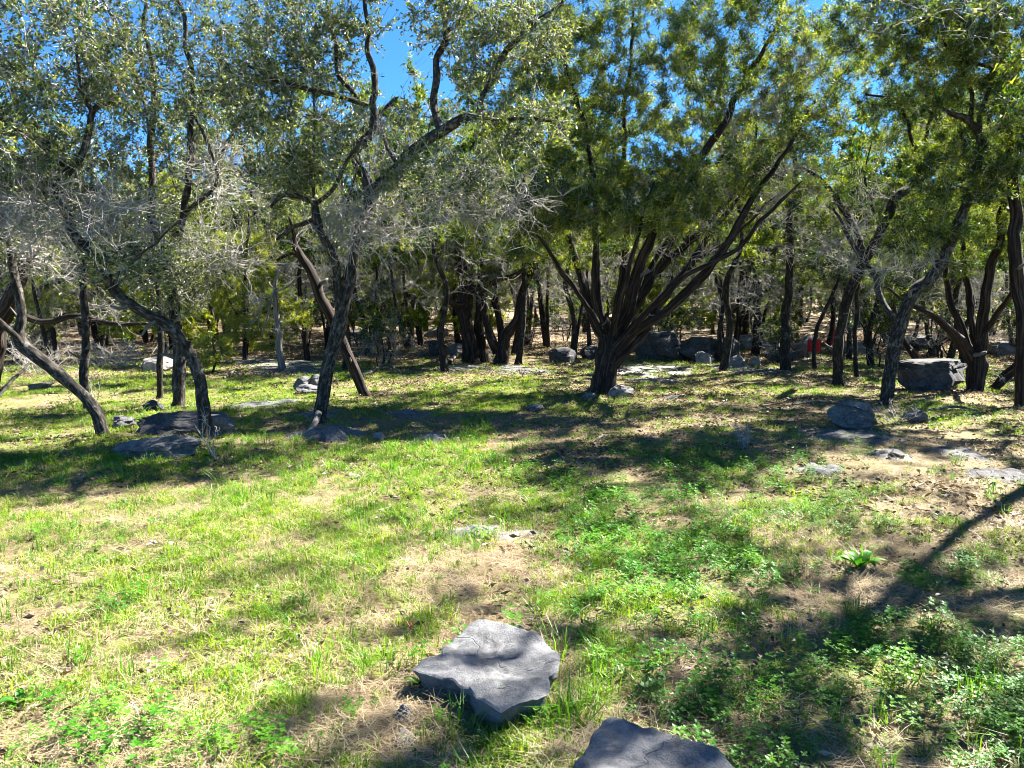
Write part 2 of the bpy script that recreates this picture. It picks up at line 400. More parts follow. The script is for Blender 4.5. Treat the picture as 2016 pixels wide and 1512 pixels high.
def slab(name, label, pts, top, under=.9, seed=0, mat=None, wav=.03, edge=.02, tilt=None, cat='rock', world=False, group=None, bottom=-.08, z0=None, crown=.3, dome=False):
    """flat slab: pts are the pixel outline of its upper rim lying 'top' metres above the ground"""
    W = []
    for (u, v) in pts:
        d = ray(u, v); g = on_ground(u, v); t = 1.0
        h = float(gz(g[0], g[1])) + top
        k = (h - CAM_H) / d[2]; W.append(np.array([0, 0, CAM_H]) + d * k)
    W = np.array(W); c = W.mean(0)
    ang = np.arctan2(W[:, 1] - c[1], W[:, 0] - c[0]); o_ = np.argsort(ang); ang = ang[o_]
    rad = np.hypot(W[:, 0] - c[0], W[:, 1] - c[1])[o_]
    na = 52 if dome else 120; th = np.linspace(-np.pi, np.pi, na, endpoint=False)
    R = np.interp(th, np.concatenate([ang - 2 * np.pi, ang, ang + 2 * np.pi]), np.tile(rad, 3))
    size = R.mean()
    R = R * (1 + edge * 1.6 * fbm(np.stack([np.cos(th) * 3, np.sin(th) * 3, th * 0 + seed], -1), 4, seed))
    gc = float(gz(c[0], c[1])) if z0 is None else z0
    rings = []
    for q in np.linspace(.03, 1, 14 if dome else 26):
        x, y = c[0] + np.cos(th) * R * q, c[1] + np.sin(th) * R * q
        z = gc + top + wav * fbm(np.stack([x / size * 1.2, y / size * 1.6, th * 0 + seed], -1), 4, seed) * (.6 + .4 * q) + crown * top * (1 - q * q) * .5 - .06 * top * np.clip((q - .96) / .04, 0, 1) ** 2
        z = z + .006 * fbm(np.stack([x * 25, y * 25, z * 0], -1), 3, seed + 5)
        if dome:
            q_ = np.floor(fbm(np.stack([x / size * 2.2, y / size * 2.2, th * 0 + seed], -1), 2, seed + 8) * 3.5) * .14
            z = gz(x, y) + top * (1 + q_) * (1 - q ** 2.5) * (1 + .55 * fbm(np.stack([x / size * 1.3, y / size * 1.3, th * 0 + seed], -1), 3, seed)) - .006 + .006 * fbm(np.stack([x * 25, y * 25, z * 0], -1), 3, seed + 5)
        rings.append(np.stack([x, y, z], -1))
    zt = rings[-1][:, 2]
    for i, s in enumerate(np.linspace(0, 1, 9)[1:]):
        sh = 1 - (1 - under) * s ** .85
        j = 1 + .07 * fbm(np.stack([np.cos(th) * 7, np.sin(th) * 7, th * 0 + i * .8], -1), 3, seed + 4)
        x, y = c[0] + np.cos(th) * R * sh * j, c[1] + np.sin(th) * R * sh * j
        rings.append(np.stack([x, y, zt + (gc + bottom - zt) * s], -1))
    V = np.concatenate(rings); nr = len(rings)
    i = np.arange(nr * na).reshape(nr, na)
    Q = np.stack([i[:-1], np.roll(i[:-1], -1, 1), np.roll(i[1:], -1, 1), i[1:]], -1).reshape(-1, 4)
    V = np.concatenate([V, [rings[0].mean(0)]]); last = len(V) - 1
    T = np.stack([np.full(na, last), np.roll(i[0], -1), i[0]], -1)[:, [0, 2, 1]]
    org = np.array([c[0], c[1], gc])
    me = mesh(name, V - org, Q, T, None, True, [mat or R_GREY]); me.set_sharp_from_angle(angle=math.radians(30))
    o = obj(name, me, None, tuple(org), label=label, category=cat)
    if group: o['group'] = group
    return o

def build_rocks():
    slab('stone_slab', 'large flat grey limestone slab with an undercut dark edge, in the grass up front',
         [(813, 1313), (867, 1287), (890, 1263), (925, 1240), (954, 1233), (1006, 1247), (1053, 1251), (1073, 1269), (1080, 1340), (1073, 1378), (1017, 1390), (986, 1405), (954, 1388), (922, 1354), (890, 1338), (851, 1325)],
         .10, .80, 3, R_SLAB, .022, .03, bottom=-.05, crown=0)
    slab('boulder', 'dark grey cracked boulder cut off by the bottom edge of the photo',
         [(1204, 1404), (1232, 1414), (1267, 1432), (1327, 1446), (1343, 1460), (1394, 1479), (1460, 1512), (1480, 1600), (1400, 1700), (1250, 1720), (1130, 1640), (1125, 1540), (1150, 1470), (1180, 1420)],
         .17, 1.02, 8, R_SLAB, .035, .02, bottom=-.05, crown=.25)
    slab('flat_stone', 'buried tan stone in the meadow with grass growing over its middle',
         [(868, 1050), (880, 1032), (940, 1028), (1030, 1030), (1062, 1040), (1050, 1056), (980, 1058), (900, 1060)], .035, 1.05, 21, R_PALE, .01, .1, dome=True)
    # outcrop under the two trunks at the left
    rock('rock_outcrop', 'low dark outcrop lying in front of the curved oak', 286, 908, 190, 38, .5, .1, 31, R_GREY, 5, .5, sink=.4, facets=20)
    rock('rock', 'rough grey rock at the foot of the curved oak', 425, 862, 62, 48, .8, .3, 32, R_GREY)
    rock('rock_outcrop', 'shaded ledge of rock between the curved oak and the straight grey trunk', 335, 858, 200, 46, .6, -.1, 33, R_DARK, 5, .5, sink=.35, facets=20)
    rock('rock', 'small rough rock beside the straight grey trunk', 298, 812, 40, 22, .8, .9, 34, R_DARK)
    rock('rock', 'small dark rock behind the foot of the leaning oak', 236, 843, 46, 24, .8, .9, 35, R_GREY)
    slab('flat_stone', 'pale flat stone at the root of the forked oak', [(575, 842), (610, 826), (665, 824), (705, 838), (680, 848), (620, 850)], .11, 1.1, 36, R_GREY, .03, .16, dome=True)
    for k, (u, v, w_, h_, lab) in enumerate([
            (592, 770, 36, 28, 'round grey stone of the three clustered behind the forked oak'), (622, 768, 34, 30, 'upright grey stone of the three clustered behind the forked oak'),
            (606, 776, 62, 16, 'flat grey stone below the two clustered stones behind the forked oak')]):
        rock('rock', lab, u, v, w_, h_, .8, k, 40 + k, R_GREY)
    for k, (pts, lab, m) in enumerate([
            ([(440, 700), (500, 693), (560, 705), (610, 722), (600, 732), (540, 728), (480, 715), (440, 710)], 'long pale ledge running behind the bent dead sapling', R_PALE),
            ([(540, 718), (590, 715), (640, 730), (620, 738), (560, 735)], 'pale flat rock in the sun beside the dead sapling', R_GREY),
            ([(470, 790), (540, 782), (575, 792), (540, 802), (480, 800)], 'shaded flat stone in the dark grass beyond the curved oak', R_GREY),
            ([(560, 806), (640, 800), (690, 806), (640, 815), (580, 814)], 'shaded flat stone directly behind the forked oak', R_GREY),
            ([(755, 808), (810, 800), (870, 806), (840, 815), (780, 815)], 'bluish flat stone in the shade beyond the forked oak', R_GREY),
            ([(800, 860), (850, 850), (890, 852), (880, 864), (830, 868)], 'pale bare patch of rock beside the bright grass tuft', R_PALE),
            ([(1215, 722), (1270, 712), (1340, 716), (1360, 726), (1290, 736), (1230, 734)], 'broad flat rock sheet behind the big juniper', R_PALE),
            ([(1240, 742), (1300, 736), (1340, 742), (1300, 750)], 'thin flat rock in the sun behind the big juniper', R_PALE),
            ([(1430, 726), (1480, 716), (1530, 722), (1540, 732), (1470, 734)], 'flat rock lying before the ledge', R_GREY),
            ([(1560, 850), (1640, 838), (1760, 850), (1790, 866), (1700, 868), (1600, 862)], 'wide flat slab in the dappled shade below the tilted boulder', R_GREY),
            ([(1560, 915), (1610, 905), (1665, 910), (1650, 922), (1590, 926)], 'bluish flat stone in the deep shade of the meadow', R_GREY),
            ([(1900, 930), (1960, 915), (2040, 922), (2040, 945), (1950, 942)], 'dark flat rock at the far edge under the shadow', R_DARK),
            ([(1720, 890), (1760, 880), (1785, 888), (1760, 900)], 'small brown flat stone in a sunny spot', R_PALE),
            ([(1850, 888), (1900, 880), (1925, 890), (1900, 900)], 'flat grey stone near the trunk shadow', R_GREY),
            ([(980, 725), (1030, 716), (1060, 722), (1040, 732), (990, 734)], 'low mossy rock under the slim dark trunk', R_GREY),
            ([(860, 722), (920, 716), (940, 724), (890, 730)], 'pale flat rock before the strip barked juniper', R_PALE),
            ([(775, 1392), (790, 1378), (808, 1392), (806, 1408), (786, 1410)], 'small grey stone half sunk in the straw', R_PALE),
            ([(765, 1440), (790, 1422), (818, 1435), (815, 1460), (780, 1462)], 'pale grey stone sunk in bare straw below the small stone', R_PALE),
            ([(830, 1512), (850, 1495), (890, 1500), (890, 1520), (850, 1530)], 'bluish stone at the bottom of the bare straw', R_GREY),
            ([(985, 1228), (1020, 1222), (1032, 1232), (1000, 1238)], 'thin pale stone just behind the large slab', R_GREY)]):
        slab('flat_stone', lab, pts, .045 if k < 16 else .03, 1.12, 60 + k, m, .03, .16, dome=True)
    for k, (u, v, w_, h_, lab, m, d) in enumerate([
            (310, 732, 86, 30, 'rounded pale boulder on the sunny grass behind the grey trunk', R_PALE, .8),
            (1224, 783, 44, 24, 'white stone leaning on the root of the big juniper', R_PALE, .8), (1162, 786, 34, 12, 'low stone at the shaded root of the big juniper', R_GREY, .8),
            (1055, 812, 36, 15, 'lone grey stone in the meadow before the big juniper', R_GREY, .8), (1324, 788, 34, 9, 'flat little stone in the dappled grass', R_PALE, .8),
            (864, 702, 52, 30, 'dark boulder beside the strip barked juniper', R_DARK, .8), (900, 704, 40, 24, 'grey boulder touching the strip barked juniper', R_GREY, .8),
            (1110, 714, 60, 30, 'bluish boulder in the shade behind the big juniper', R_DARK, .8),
            (1300, 712, 104, 58, 'huge dark boulder at the near end of the ledge', R_DARK, .9), (1385, 712, 92, 50, 'blocky layered boulder in the middle of the ledge', R_DARK, .8),
            (1393, 716, 42, 22, 'pale block lying below the layered boulder', R_PALE, .8), (1440, 714, 48, 54, 'tall angular boulder topped with light stone on the ledge', R_DARK, .9),
            (1455, 724, 40, 26, 'white rounded stone before the tall angular boulder', R_PALE, .8), (1488, 722, 26, 18, 'small rough stone next to the white rounded stone', R_PALE, .8),
            (1505, 690, 110, 36, 'long pale boulder behind the slim trunk', R_PALE, .6), (1590, 704, 46, 46, 'pale grey green boulder behind the red chair', R_PALE, .8),
            (1695, 850, 124, 48, 'tilted boulder leaning beside the forked trunk', R_GREY, .6), (1815, 835, 56, 24, 'pale stone in the litter behind the forked trunk', R_GREY, .8),
            (1862, 770, 136, 54, 'big dark block of rock with a flat littered top beside the clump juniper', R_DARK, .7),
            (1690, 698, 80, 26, 'low pale rock beyond the tall leaning trunk', R_PALE, .8), (1830, 690, 90, 28, 'rounded rock behind the dark block', R_GREY, .8), (1985, 700, 70, 26, 'grey rock behind the clump juniper', R_GREY, .8),
            (745, 868, 30, 16, 'round tan stone in short grass beyond the meadow', R_PALE, .8), (240, 992, 16, 9, 'tiny white stone in the bright meadow', R_PALE, .8), (690, 946, 30, 10, 'small pale stone in the meadow straw', R_PALE, .8),
            (1770, 905, 40, 16, 'brown clod of stone on bare ground', R_DARK, .8), (70, 770, 44, 14, 'bluish stone in the shaded grass beside the leaning oak', R_GREY, .8),
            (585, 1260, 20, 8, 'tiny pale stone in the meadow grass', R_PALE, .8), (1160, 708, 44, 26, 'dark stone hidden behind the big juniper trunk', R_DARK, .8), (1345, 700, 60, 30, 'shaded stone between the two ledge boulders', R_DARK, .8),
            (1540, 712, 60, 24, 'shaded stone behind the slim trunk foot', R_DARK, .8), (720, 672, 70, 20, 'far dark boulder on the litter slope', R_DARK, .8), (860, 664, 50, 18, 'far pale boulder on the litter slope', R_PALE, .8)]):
        block = 'block of' in lab
        rock('rock' if h_ < 40 else 'boulder', lab, u, v, w_, h_, d, .05 if block else rng.uniform(-.4, .4), 100 + k, m, 5 if w_ > 95 else 4 if w_ > 24 else 3, .32 if block else .5, (0, .30 if 'tilted' in lab else 0), facets=4 if block else 12)
build_rocks()

# ------------------------------------------------------------------ trees
TRI = [0]
def leaves_oak(buf, P, D, L, Wd, tint, r):
    n = len(P)
    D = norm(D); side = norm(np.cross(D, r.normal(size=(n, 3)))); nrm = np.cross(D, side)
    L = L[:, None]; Wd = Wd[:, None]
    mid = P + D * L * .5 + nrm * L * .06
    V = np.stack([P, mid - side * Wd, P + D * L, mid + side * Wd], 1)
    Q = np.arange(n * 4).reshape(n, 4)
    buf.add(V, Q, None, tint=np.repeat(tint, 4))
def blades(buf, P, D, L, Wd, tint, r):
    n = len(P)
    D = norm(D); side = norm(np.cross(D, r.normal(size=(n, 3))))
    V = np.stack([P - side * Wd[:, None], P + side * Wd[:, None], P + D * L[:, None]], 1)
    buf.add(V, None, np.arange(n * 3).reshape(n, 3), tint=np.repeat(tint, 3))

def grow(wood, leaf, nodes_p, nodes_d, nodes_r, C, kind, species, r, zmin, dens=1.0, lsize=1.0):
    """branches to the cluster centres C; kind 1 = leafy, 0 = bare twigs"""
    npn = len(nodes_p)
    cap = npn + len(C) * 6 + 8
    NP = np.empty((cap, 3)); ND = np.empty((cap, 3)); NR = np.empty(cap)
    NP[:npn] = nodes_p; ND[:npn] = nodes_d; NR[:npn] = nodes_r
    d0 = np.array([np.min(((NP[:npn] - c) ** 2).sum(1)) for c in C])
    order = np.argsort(d0); cnt = npn
    BP, BR, BE, BK = [], [], [], []
    for j in order:
        c = C[j]; dv = c - NP[:cnt]; dist = np.sqrt((dv ** 2).sum(1)) + 1e-6
        cost = dist + .8 * np.maximum(0, NP[:cnt, 2] - c[2] + .05) + .25 * dist * (1 - (dv * ND[:cnt]).sum(1) / dist) + 5 * (NP[:cnt, 2] < zmin) - 2.0 * np.minimum(NR[:cnt], .03)
        i = int(np.argmin(cost)); p0 = NP[i]; d = dist[i]; to = dv[i] / d
        n0 = norm(.55 * ND[i] + .7 * to + r.normal(size=3) * .25)
        droop = np.array([0, 0, -.15 if species == 'juniper' else .15])
        p1 = p0 + n0 * d * .38; p2 = c - norm(to + droop + r.normal(size=3) * .3) * d * .3
        t = np.linspace(0, 1, 7)[:, None]
        pts = (1 - t) ** 3 * p0 + 3 * t * (1 - t) ** 2 * p1 + 3 * t * t * (1 - t) * p2 + t ** 3 * c
        crook = .075 if species == 'oak' else .04
        pts[1:-1] += r.normal(size=(5, 3)) * min(crook * d, .07)
        rb = min(.75 * NR[i], .006 + .011 * d); rb = max(rb, .0045)
        rad = np.linspace(rb, .0038, 7)
        BP.append(pts); BR.append(rad); BE.append(c); BK.append(kind[j])
        tg = norm(np.diff(pts, axis=0))
        NP[cnt:cnt + 6] = pts[1:]; ND[cnt:cnt + 6] = tg; NR[cnt:cnt + 6] = rad[1:]; cnt += 6
    BP = np.array(BP); BR = np.array(BR); BK = np.array(BK)
    tubes(wood, BP, BR, 3, np.clip((.016 - BR) / .012, 0, 1) * .9)
    # twigs
    nc = len(BP)
    m = {'oak': 8, 'juniper': 9}[species]
    m = max(4, int(m * dens))
    def twigs(start, dir_, Ls, k, r0, r1, sag, rings=None):
        n = len(start); t = np.linspace(0, 1, k)[None, :, None]
        bend = r.normal(size=(n, 1, 3)) * .55 + np.array([0, 0, sag])
        pts = start[:, None] + Ls[:, None, None] * (dir_[:, None] * t + bend * t * t * .5)
        pts[:, 1:] += r.normal(size=(n, k - 1, 3)) * Ls[:, None, None] * .06
        rr_ = np.broadcast_to(np.linspace(r0, r1, k), (n, k)); sel = list(range(k)) if rings is None else rings
        if n: tubes(wood, pts[:, sel], rr_[:, sel], 3, r.uniform(.35, 1.0, n))
        return pts
    bi = np.repeat(np.arange(nc), m)
    f = r.uniform(3.2, 6, size=len(bi)); lo = np.floor(f).astype(int).clip(0, 5); fr = (f - lo)[:, None]
    st = BP[bi, lo] * (1 - fr) + BP[bi, lo + 1] * fr
    bd = norm(BP[bi, 6] - BP[bi, 4])
    dr = norm(bd * .55 + r.normal(size=st.shape) * .75 + np.array([0, 0, .12 if species == 'oak' else .22]))
    Ls = r.uniform(.14, .36, len(bi)) * (.9 if species == 'oak' else .62)
    bare_ = BK[bi] == 0
    keep_ = ~bare_ | (r.uniform(size=len(bi)) < .62); bi, st, dr, Ls, bare_ = bi[keep_], st[keep_], dr[keep_], Ls[keep_], bare_[keep_]
    Ls = np.where(bare_, Ls * 1.6, Ls)
    tb = twigs(st[bare_], dr[bare_], Ls[bare_], 5, .0054, .0023, .0)
    tl = twigs(st[~bare_], dr[~bare_], Ls[~bare_], 4, .0047, .0020, .0, [0, 2, 3])
    if bare_.any():
        bs = tb[:, [0, 1, 3, 4]]
        s2 = np.repeat(np.arange(len(bs)), 3)
        q = r.integers(1, 4, len(s2))
        q = np.minimum(q, 2); dd = norm(norm(bs[s2, 3] - bs[s2, 0]) * .8 + r.normal(size=(len(s2), 3)) * .55)
        twigs(bs[s2, q], dd, r.uniform(.10, .30, len(s2)), 3, .0034, .0018, 0)
    lv = tl; lb = bi[~bare_]
    if len(lv):
        cb = r.uniform(-.36, .30, nc)  # tint offset per cluster, imitating lit and dark clumps by colour
        if species == 'oak':
            k = 11; ii = np.repeat(np.arange(len(lv)), k)
            f = r.uniform(.6, 3.0, len(ii)); lo = np.minimum(f.astype(int), 2); fr = (f - lo)[:, None]
            p = lv[ii, lo] * (1 - fr) + lv[ii, lo + 1] * fr
            d = norm(lv[ii, 3] - lv[ii, 0]) * .6 + r.normal(size=p.shape) * .8 + np.array([0, 0, -.1])
            tn = np.clip(r.beta(1.2, 1.35, len(ii)) + cb[lb[ii]] * .8, 0, 1)
            leaves_oak(leaf, p, d, r.uniform(.035, .065, len(ii)) * lsize, r.uniform(.008, .0135, len(ii)) * lsize, tn, r)
        else:
            k = 23; ii = np.repeat(np.arange(len(lv)), k)
            f = r.uniform(.5, 3.0, len(ii)); lo = np.minimum(f.astype(int), 2); fr = (f - lo)[:, None]
            p = lv[ii, lo] * (1 - fr) + lv[ii, lo + 1] * fr + r.normal(size=(len(ii), 3)) * .026
            d = norm(lv[ii, 3] - lv[ii, 0]) * .7 + r.normal(size=p.shape) * .65 + np.array([0, 0, .15])
            tn = np.clip(r.beta(1.5, 1.7, len(ii)) + cb[lb[ii]] + .12 * (f - 1.7) / 1.3, 0, 1)
            blades(leaf, p, d, r.uniform(.032, .068, len(ii)) * lsize, r.uniform(.0055, .0095, len(ii)) * lsize, tn, r)

def sample_blob(c, rx, ry, rz, n, r):
    d = norm(r.normal(size=(n, 3))); q = r.uniform(.15, 1, n) ** .45
    return c + d * q[:, None] * np.array([rx, ry, rz])

def finish_tree(root, base, trunk_bufs, wood, leaf, mb, ml):
    first = None
    for k, b in enumerate(trunk_bufs):
        nm = 'trunk' if k == 0 else 'limb'
        me = b.mesh(nm, base, True, [mb])
        o = obj(nm, me, root if k == 0 else root)
        TRI[0] += b.tris()
    if wood.n:
        TRI[0] += wood.tris()
        obj('branchwork', wood.mesh('branchwork', base, True, [mb]), root, kind='stuff')
    if leaf.n:
        TRI[0] += leaf.tris()
        obj('crown', leaf.mesh('crown', base, False, [ml]), root, kind='stuff')

def tree(name, label, limbs, blobs, species='oak', Y=None, mb=None, ml=None, seed=0, dens=1.0, cat='tree', group=None, lsize=1.0, rough=.24, sides=14, zmin=.7):
    r = np.random.default_rng(seed + 500)
    b0 = limbs[0][0]
    g = on_ground(b0[0], b0[1])
    if Y is None: Y = g[1]
    base = at(b0[0], b0[1], Y); base[2] = float(gz(base[0], base[1]))
    root = thing(name, label, cat, tuple(base), group)
    bufs, NPs, NDs, NRs = [], [], [], []
    for k, lm in enumerate(limbs):
        P = np.array([at(q[0], q[1], Y + (q[3] if len(q) > 3 else 0)) for q in lm]); R = np.array([q[2] / 2 / F * (Y + (q[3] if len(q) > 3 else 0)) for q in lm])
        if k == 0:
            P[0, 2] = base[2] - .06
            fl = P[0] * .72 + P[1] * .28; P = np.insert(P, 1, fl, 0); R = np.insert(R, 1, R[0] * .85, 0); R[0] *= 1.25
        step = .05 if R.max() > .04 else .07
        Ps, Rs = spline(P, R, step)
        jit = fbm(np.concatenate([Ps * 1.7], 1) + k, 2, seed)[:, None] * .25 * Rs[:, None]
        b = Buf(); ns = sides if R.max() > .06 else 9
        Pj = Ps + np.stack([fbm(Ps * 2.2 + 5 * a + k, 2, seed + a) for a in range(3)], -1) * np.minimum(Rs * .5, .03)[:, None]
        wv = np.stack([fbm(Ps * .9 + 9 * a + 3.7 * k, 3, seed + 40 + a) for a in range(3)], -1)
        Pj = Pj + wv * (np.clip(np.linspace(0, 1, len(Ps)) * 3 - .3, 0, 1) * (.10 if species == 'juniper' else .045))[:, None]
        tubes(b, Pj[None], Rs[None], ns, 0.0, rough, seed + k, cap=True)
        bufs.append(b)
        s = slice(None, None, 3); tg = np.gradient(Pj, axis=0)
        NPs.append(Pj[s]); NDs.append(norm(tg[s])); NRs.append(Rs[s])
    wood, leaf = Buf(), Buf()
    aP, aD, aR = np.concatenate(NPs), np.concatenate(NDs), np.concatenate(NRs)
    okk = np.where((aR > .035) & (aP[:, 2] > base[2] + .5))[0]
    if len(okk) > 6:
        for i_ in r.choice(okk, min(9, len(okk) // 4), replace=False):
            d_ = norm(np.cross(aD[i_], r.normal(size=3)) + aD[i_] * .5); L_ = r.uniform(.06, .26); R_ = aR[i_] * r.uniform(.2, .38)
            q_ = np.array([aP[i_] + d_ * aR[i_] * .4, aP[i_] + d_ * (aR[i_] + L_ * .5) + r.normal(size=3) * .01, aP[i_] + d_ * (aR[i_] + L_) + r.normal(size=3) * .03])
            tubes(wood, q_[None], np.array([[R_ * 1.3, R_, R_ * .6]]), 6, .25, .2, seed, cap=True)
    C, K = [], []
    for bl in blobs:
        u, v, ru, rv, dy, rd, n = bl[:7]; kd = bl[7] if len(bl) > 7 else 1
        c = at(u, v, Y + dy); s = (Y + dy) / F
        n = max(4, int(n * (1.05 if species == 'oak' else .75))) if kd == 0 else int(n * (1.12 if species == 'oak' else 1.3))
        C.append(sample_blob(c, ru * s, rd, rv * s, n, r)); K.append(np.full(n, kd))
    if C:
        C = np.concatenate(C); K = np.concatenate(K)
        C[:, 2] = np.maximum(C[:, 2], base[2] + .25)
        grow(wood, leaf, np.concatenate(NPs), np.concatenate(NDs), np.concatenate(NRs), C, K, species, r, base[2] + zmin, dens, lsize)
    finish_tree(root, base, bufs, wood, leaf, mb or (M_OAK if species == 'oak' else M_JUN), ml or (L_OAK if species == 'oak' else L_JUN))
    return root

def hero_trees():
    tree('oak_tree', 'oak whose bare pale trunk leans far out from its foot in the shaded rocks', [
        [(206, 857, 30), (193, 816, 24), (162, 775, 22), (120, 740, 22, -.1), (76, 703, 24, -.2), (45, 672, 24, -.2), (38, 648, 18, -.2), (41, 613, 16, -.2), (34, 565, 16, -.2), (24, 520, 14, -.1), (8, 430, 12, 0), (-25, 340, 10, .1), (-35, 220, 7, .2)],
        [(45, 672, 14, -.2), (10, 640, 11, -.4), (-40, 600, 9, -.7), (-90, 540, 7, -1)]],
        [(20, 450, 90, 70, 0, .8, 30, 0), (-30, 300, 130, 120, .2, 1.1, 50), (-100, 480, 80, 80, -.8, .8, 25), (60, 520, 60, 40, .3, .5, 12, 0)], 'oak', seed=1)
    tree('slender_tree', 'slender upright trunk standing behind the leaning pale oak', [
        [(174, 806, 18), (165, 737, 17), (165, 675, 15), (165, 606, 13), (168, 548, 12), (175, 480, 10), (180, 400, 8), (185, 310, 6)]],
        [(170, 430, 90, 80, 0, .8, 32), (185, 320, 90, 80, 0, .8, 30), (170, 540, 50, 30, 0, .5, 8, 0)], 'oak', seed=2, mb=M_SLIM)
    tree('oak_tree', 'curved oak with lichen spotted trunk sweeping sideways above the dark outcrop', [
        [(399, 864, 27), (402, 813, 25), (392, 744, 24), (371, 692, 23), (344, 654, 22, -.1), (303, 620, 20, -.2), (258, 596, 19, -.3), (227, 575, 19, -.35), (206, 538, 17, -.4), (179, 500, 17, -.4), (148, 462, 17, -.4), (144, 431, 16, -.4), (127, 400, 15, -.4), (118, 378, 15, -.4), (135, 344, 14, -.4), (167, 305, 13, -.4), (177, 260, 12, -.3), (187, 215, 11, -.3), (222, 194, 9, -.2), (233, 174, 8, 0), (242, 130, 7, .1), (250, 60, 5, .2)],
        [(135, 344, 12, -.4), (118, 319, 11, -.5), (94, 288, 10, -.7), (45, 257, 8, -1), (0, 222, 7, -1.2), (-50, 180, 5, -1.3)],
        [(120, 378, 13, -.4), (94, 361, 11, -.3), (42, 375, 9, 0), (-5, 380, 8, .3), (-70, 360, 6, .6)],
        [(185, 220, 9, -.3), (170, 206, 8, -.4), (150, 160, 6, -.5), (140, 90, 5, -.5)],
        [(222, 575, 8, -.35), (240, 530, 7, -.6), (300, 480, 5, -.9), (355, 440, 4, -1)]],
        [(110, 110, 140, 110, -.5, 1.1, 85), (40, 300, 120, 90, -.8, .9, 60), (225, 130, 70, 90, 0, .7, 35), (-50, 160, 90, 130, -.6, .8, 40), (100, 420, 120, 60, -.5, .8, 40, 0), (230, 440, 90, 70, -.5, .6, 26, 0), (60, 380, 110, 40, -.2, .7, 30, 0), (120, -90, 160, 80, -.4, 1, 40), (250, 520, 80, 40, -.5, .5, 20)],
        'oak', seed=3)
    tree('oak_tree', 'tall straight grey oak trunk rising from the shaded ledge behind the curved oak', [
        [(347, 801, 30), (349, 755, 25), (351, 709, 22), (347, 641, 21), (337, 572, 21), (323, 503, 22), (307, 460, 20), (299, 430, 17, .1), (299, 399, 15, .1), (302, 330, 14, .2), (299, 278, 13, .2), (306, 210, 11, .2), (299, 146, 10, .2), (285, 87, 9, .2), (278, 52, 8, .2), (288, 0, 7, .2), (295, -80, 5, .2)],
        [(323, 500, 17), (350, 458, 15, -.2), (361, 417, 13, -.3), (374, 330, 12, -.4), (380, 240, 11, -.4), (378, 149, 10, -.4), (365, 87, 9, -.4), (361, 35, 8, -.4), (350, 0, 7, -.4), (340, -90, 5, -.4)],
        [(299, 278, 9, .2), (280, 190, 8, .5), (257, 121, 7, .6), (222, 38, 6, .6), (195, -10, 5, .6)],
        [(361, 417, 9, -.3), (400, 390, 8, -.6), (430, 345, 7, -.8), (410, 280, 6, -.9), (380, 220, 5, -1)],
        [(374, 330, 8, -.4), (430, 300, 7, 0), (470, 230, 6, .3), (500, 160, 5, .5)]],
        [(320, 330, 130, 110, 0, 1.2, 90), (375, 110, 85, 120, -.3, .9, 55), (268, 60, 60, 70, .4, .6, 18), (440, 240, 80, 90, -.2, 1, 45), (340, 510, 110, 70, -.2, 1, 55), (440, 340, 80, 60, -.6, .6, 26, 0), (430, 500, 80, 60, -.3, .8, 26, 0), (330, -90, 160, 80, 0, 1.1, 40), (230, 440, 80, 70, .6, .9, 36), (320, 600, 80, 40, 0, .6, 16), (480, 120, 60, 70, .2, .7, 24), (450, 30, 80, 60, 0, .8, 28)],
        'oak', seed=4)
    tree('slender_tree', 'thin black stem standing close beside the straight grey oak', [
        [(316, 786, 13), (315, 709, 12), (315, 654, 11), (313, 580, 9), (310, 500, 7), (308, 430, 5)]], [(310, 480, 70, 60, 0, .7, 22), (312, 560, 50, 30, 0, .5, 8, 0)], 'oak', seed=5, mb=M_SLIM)
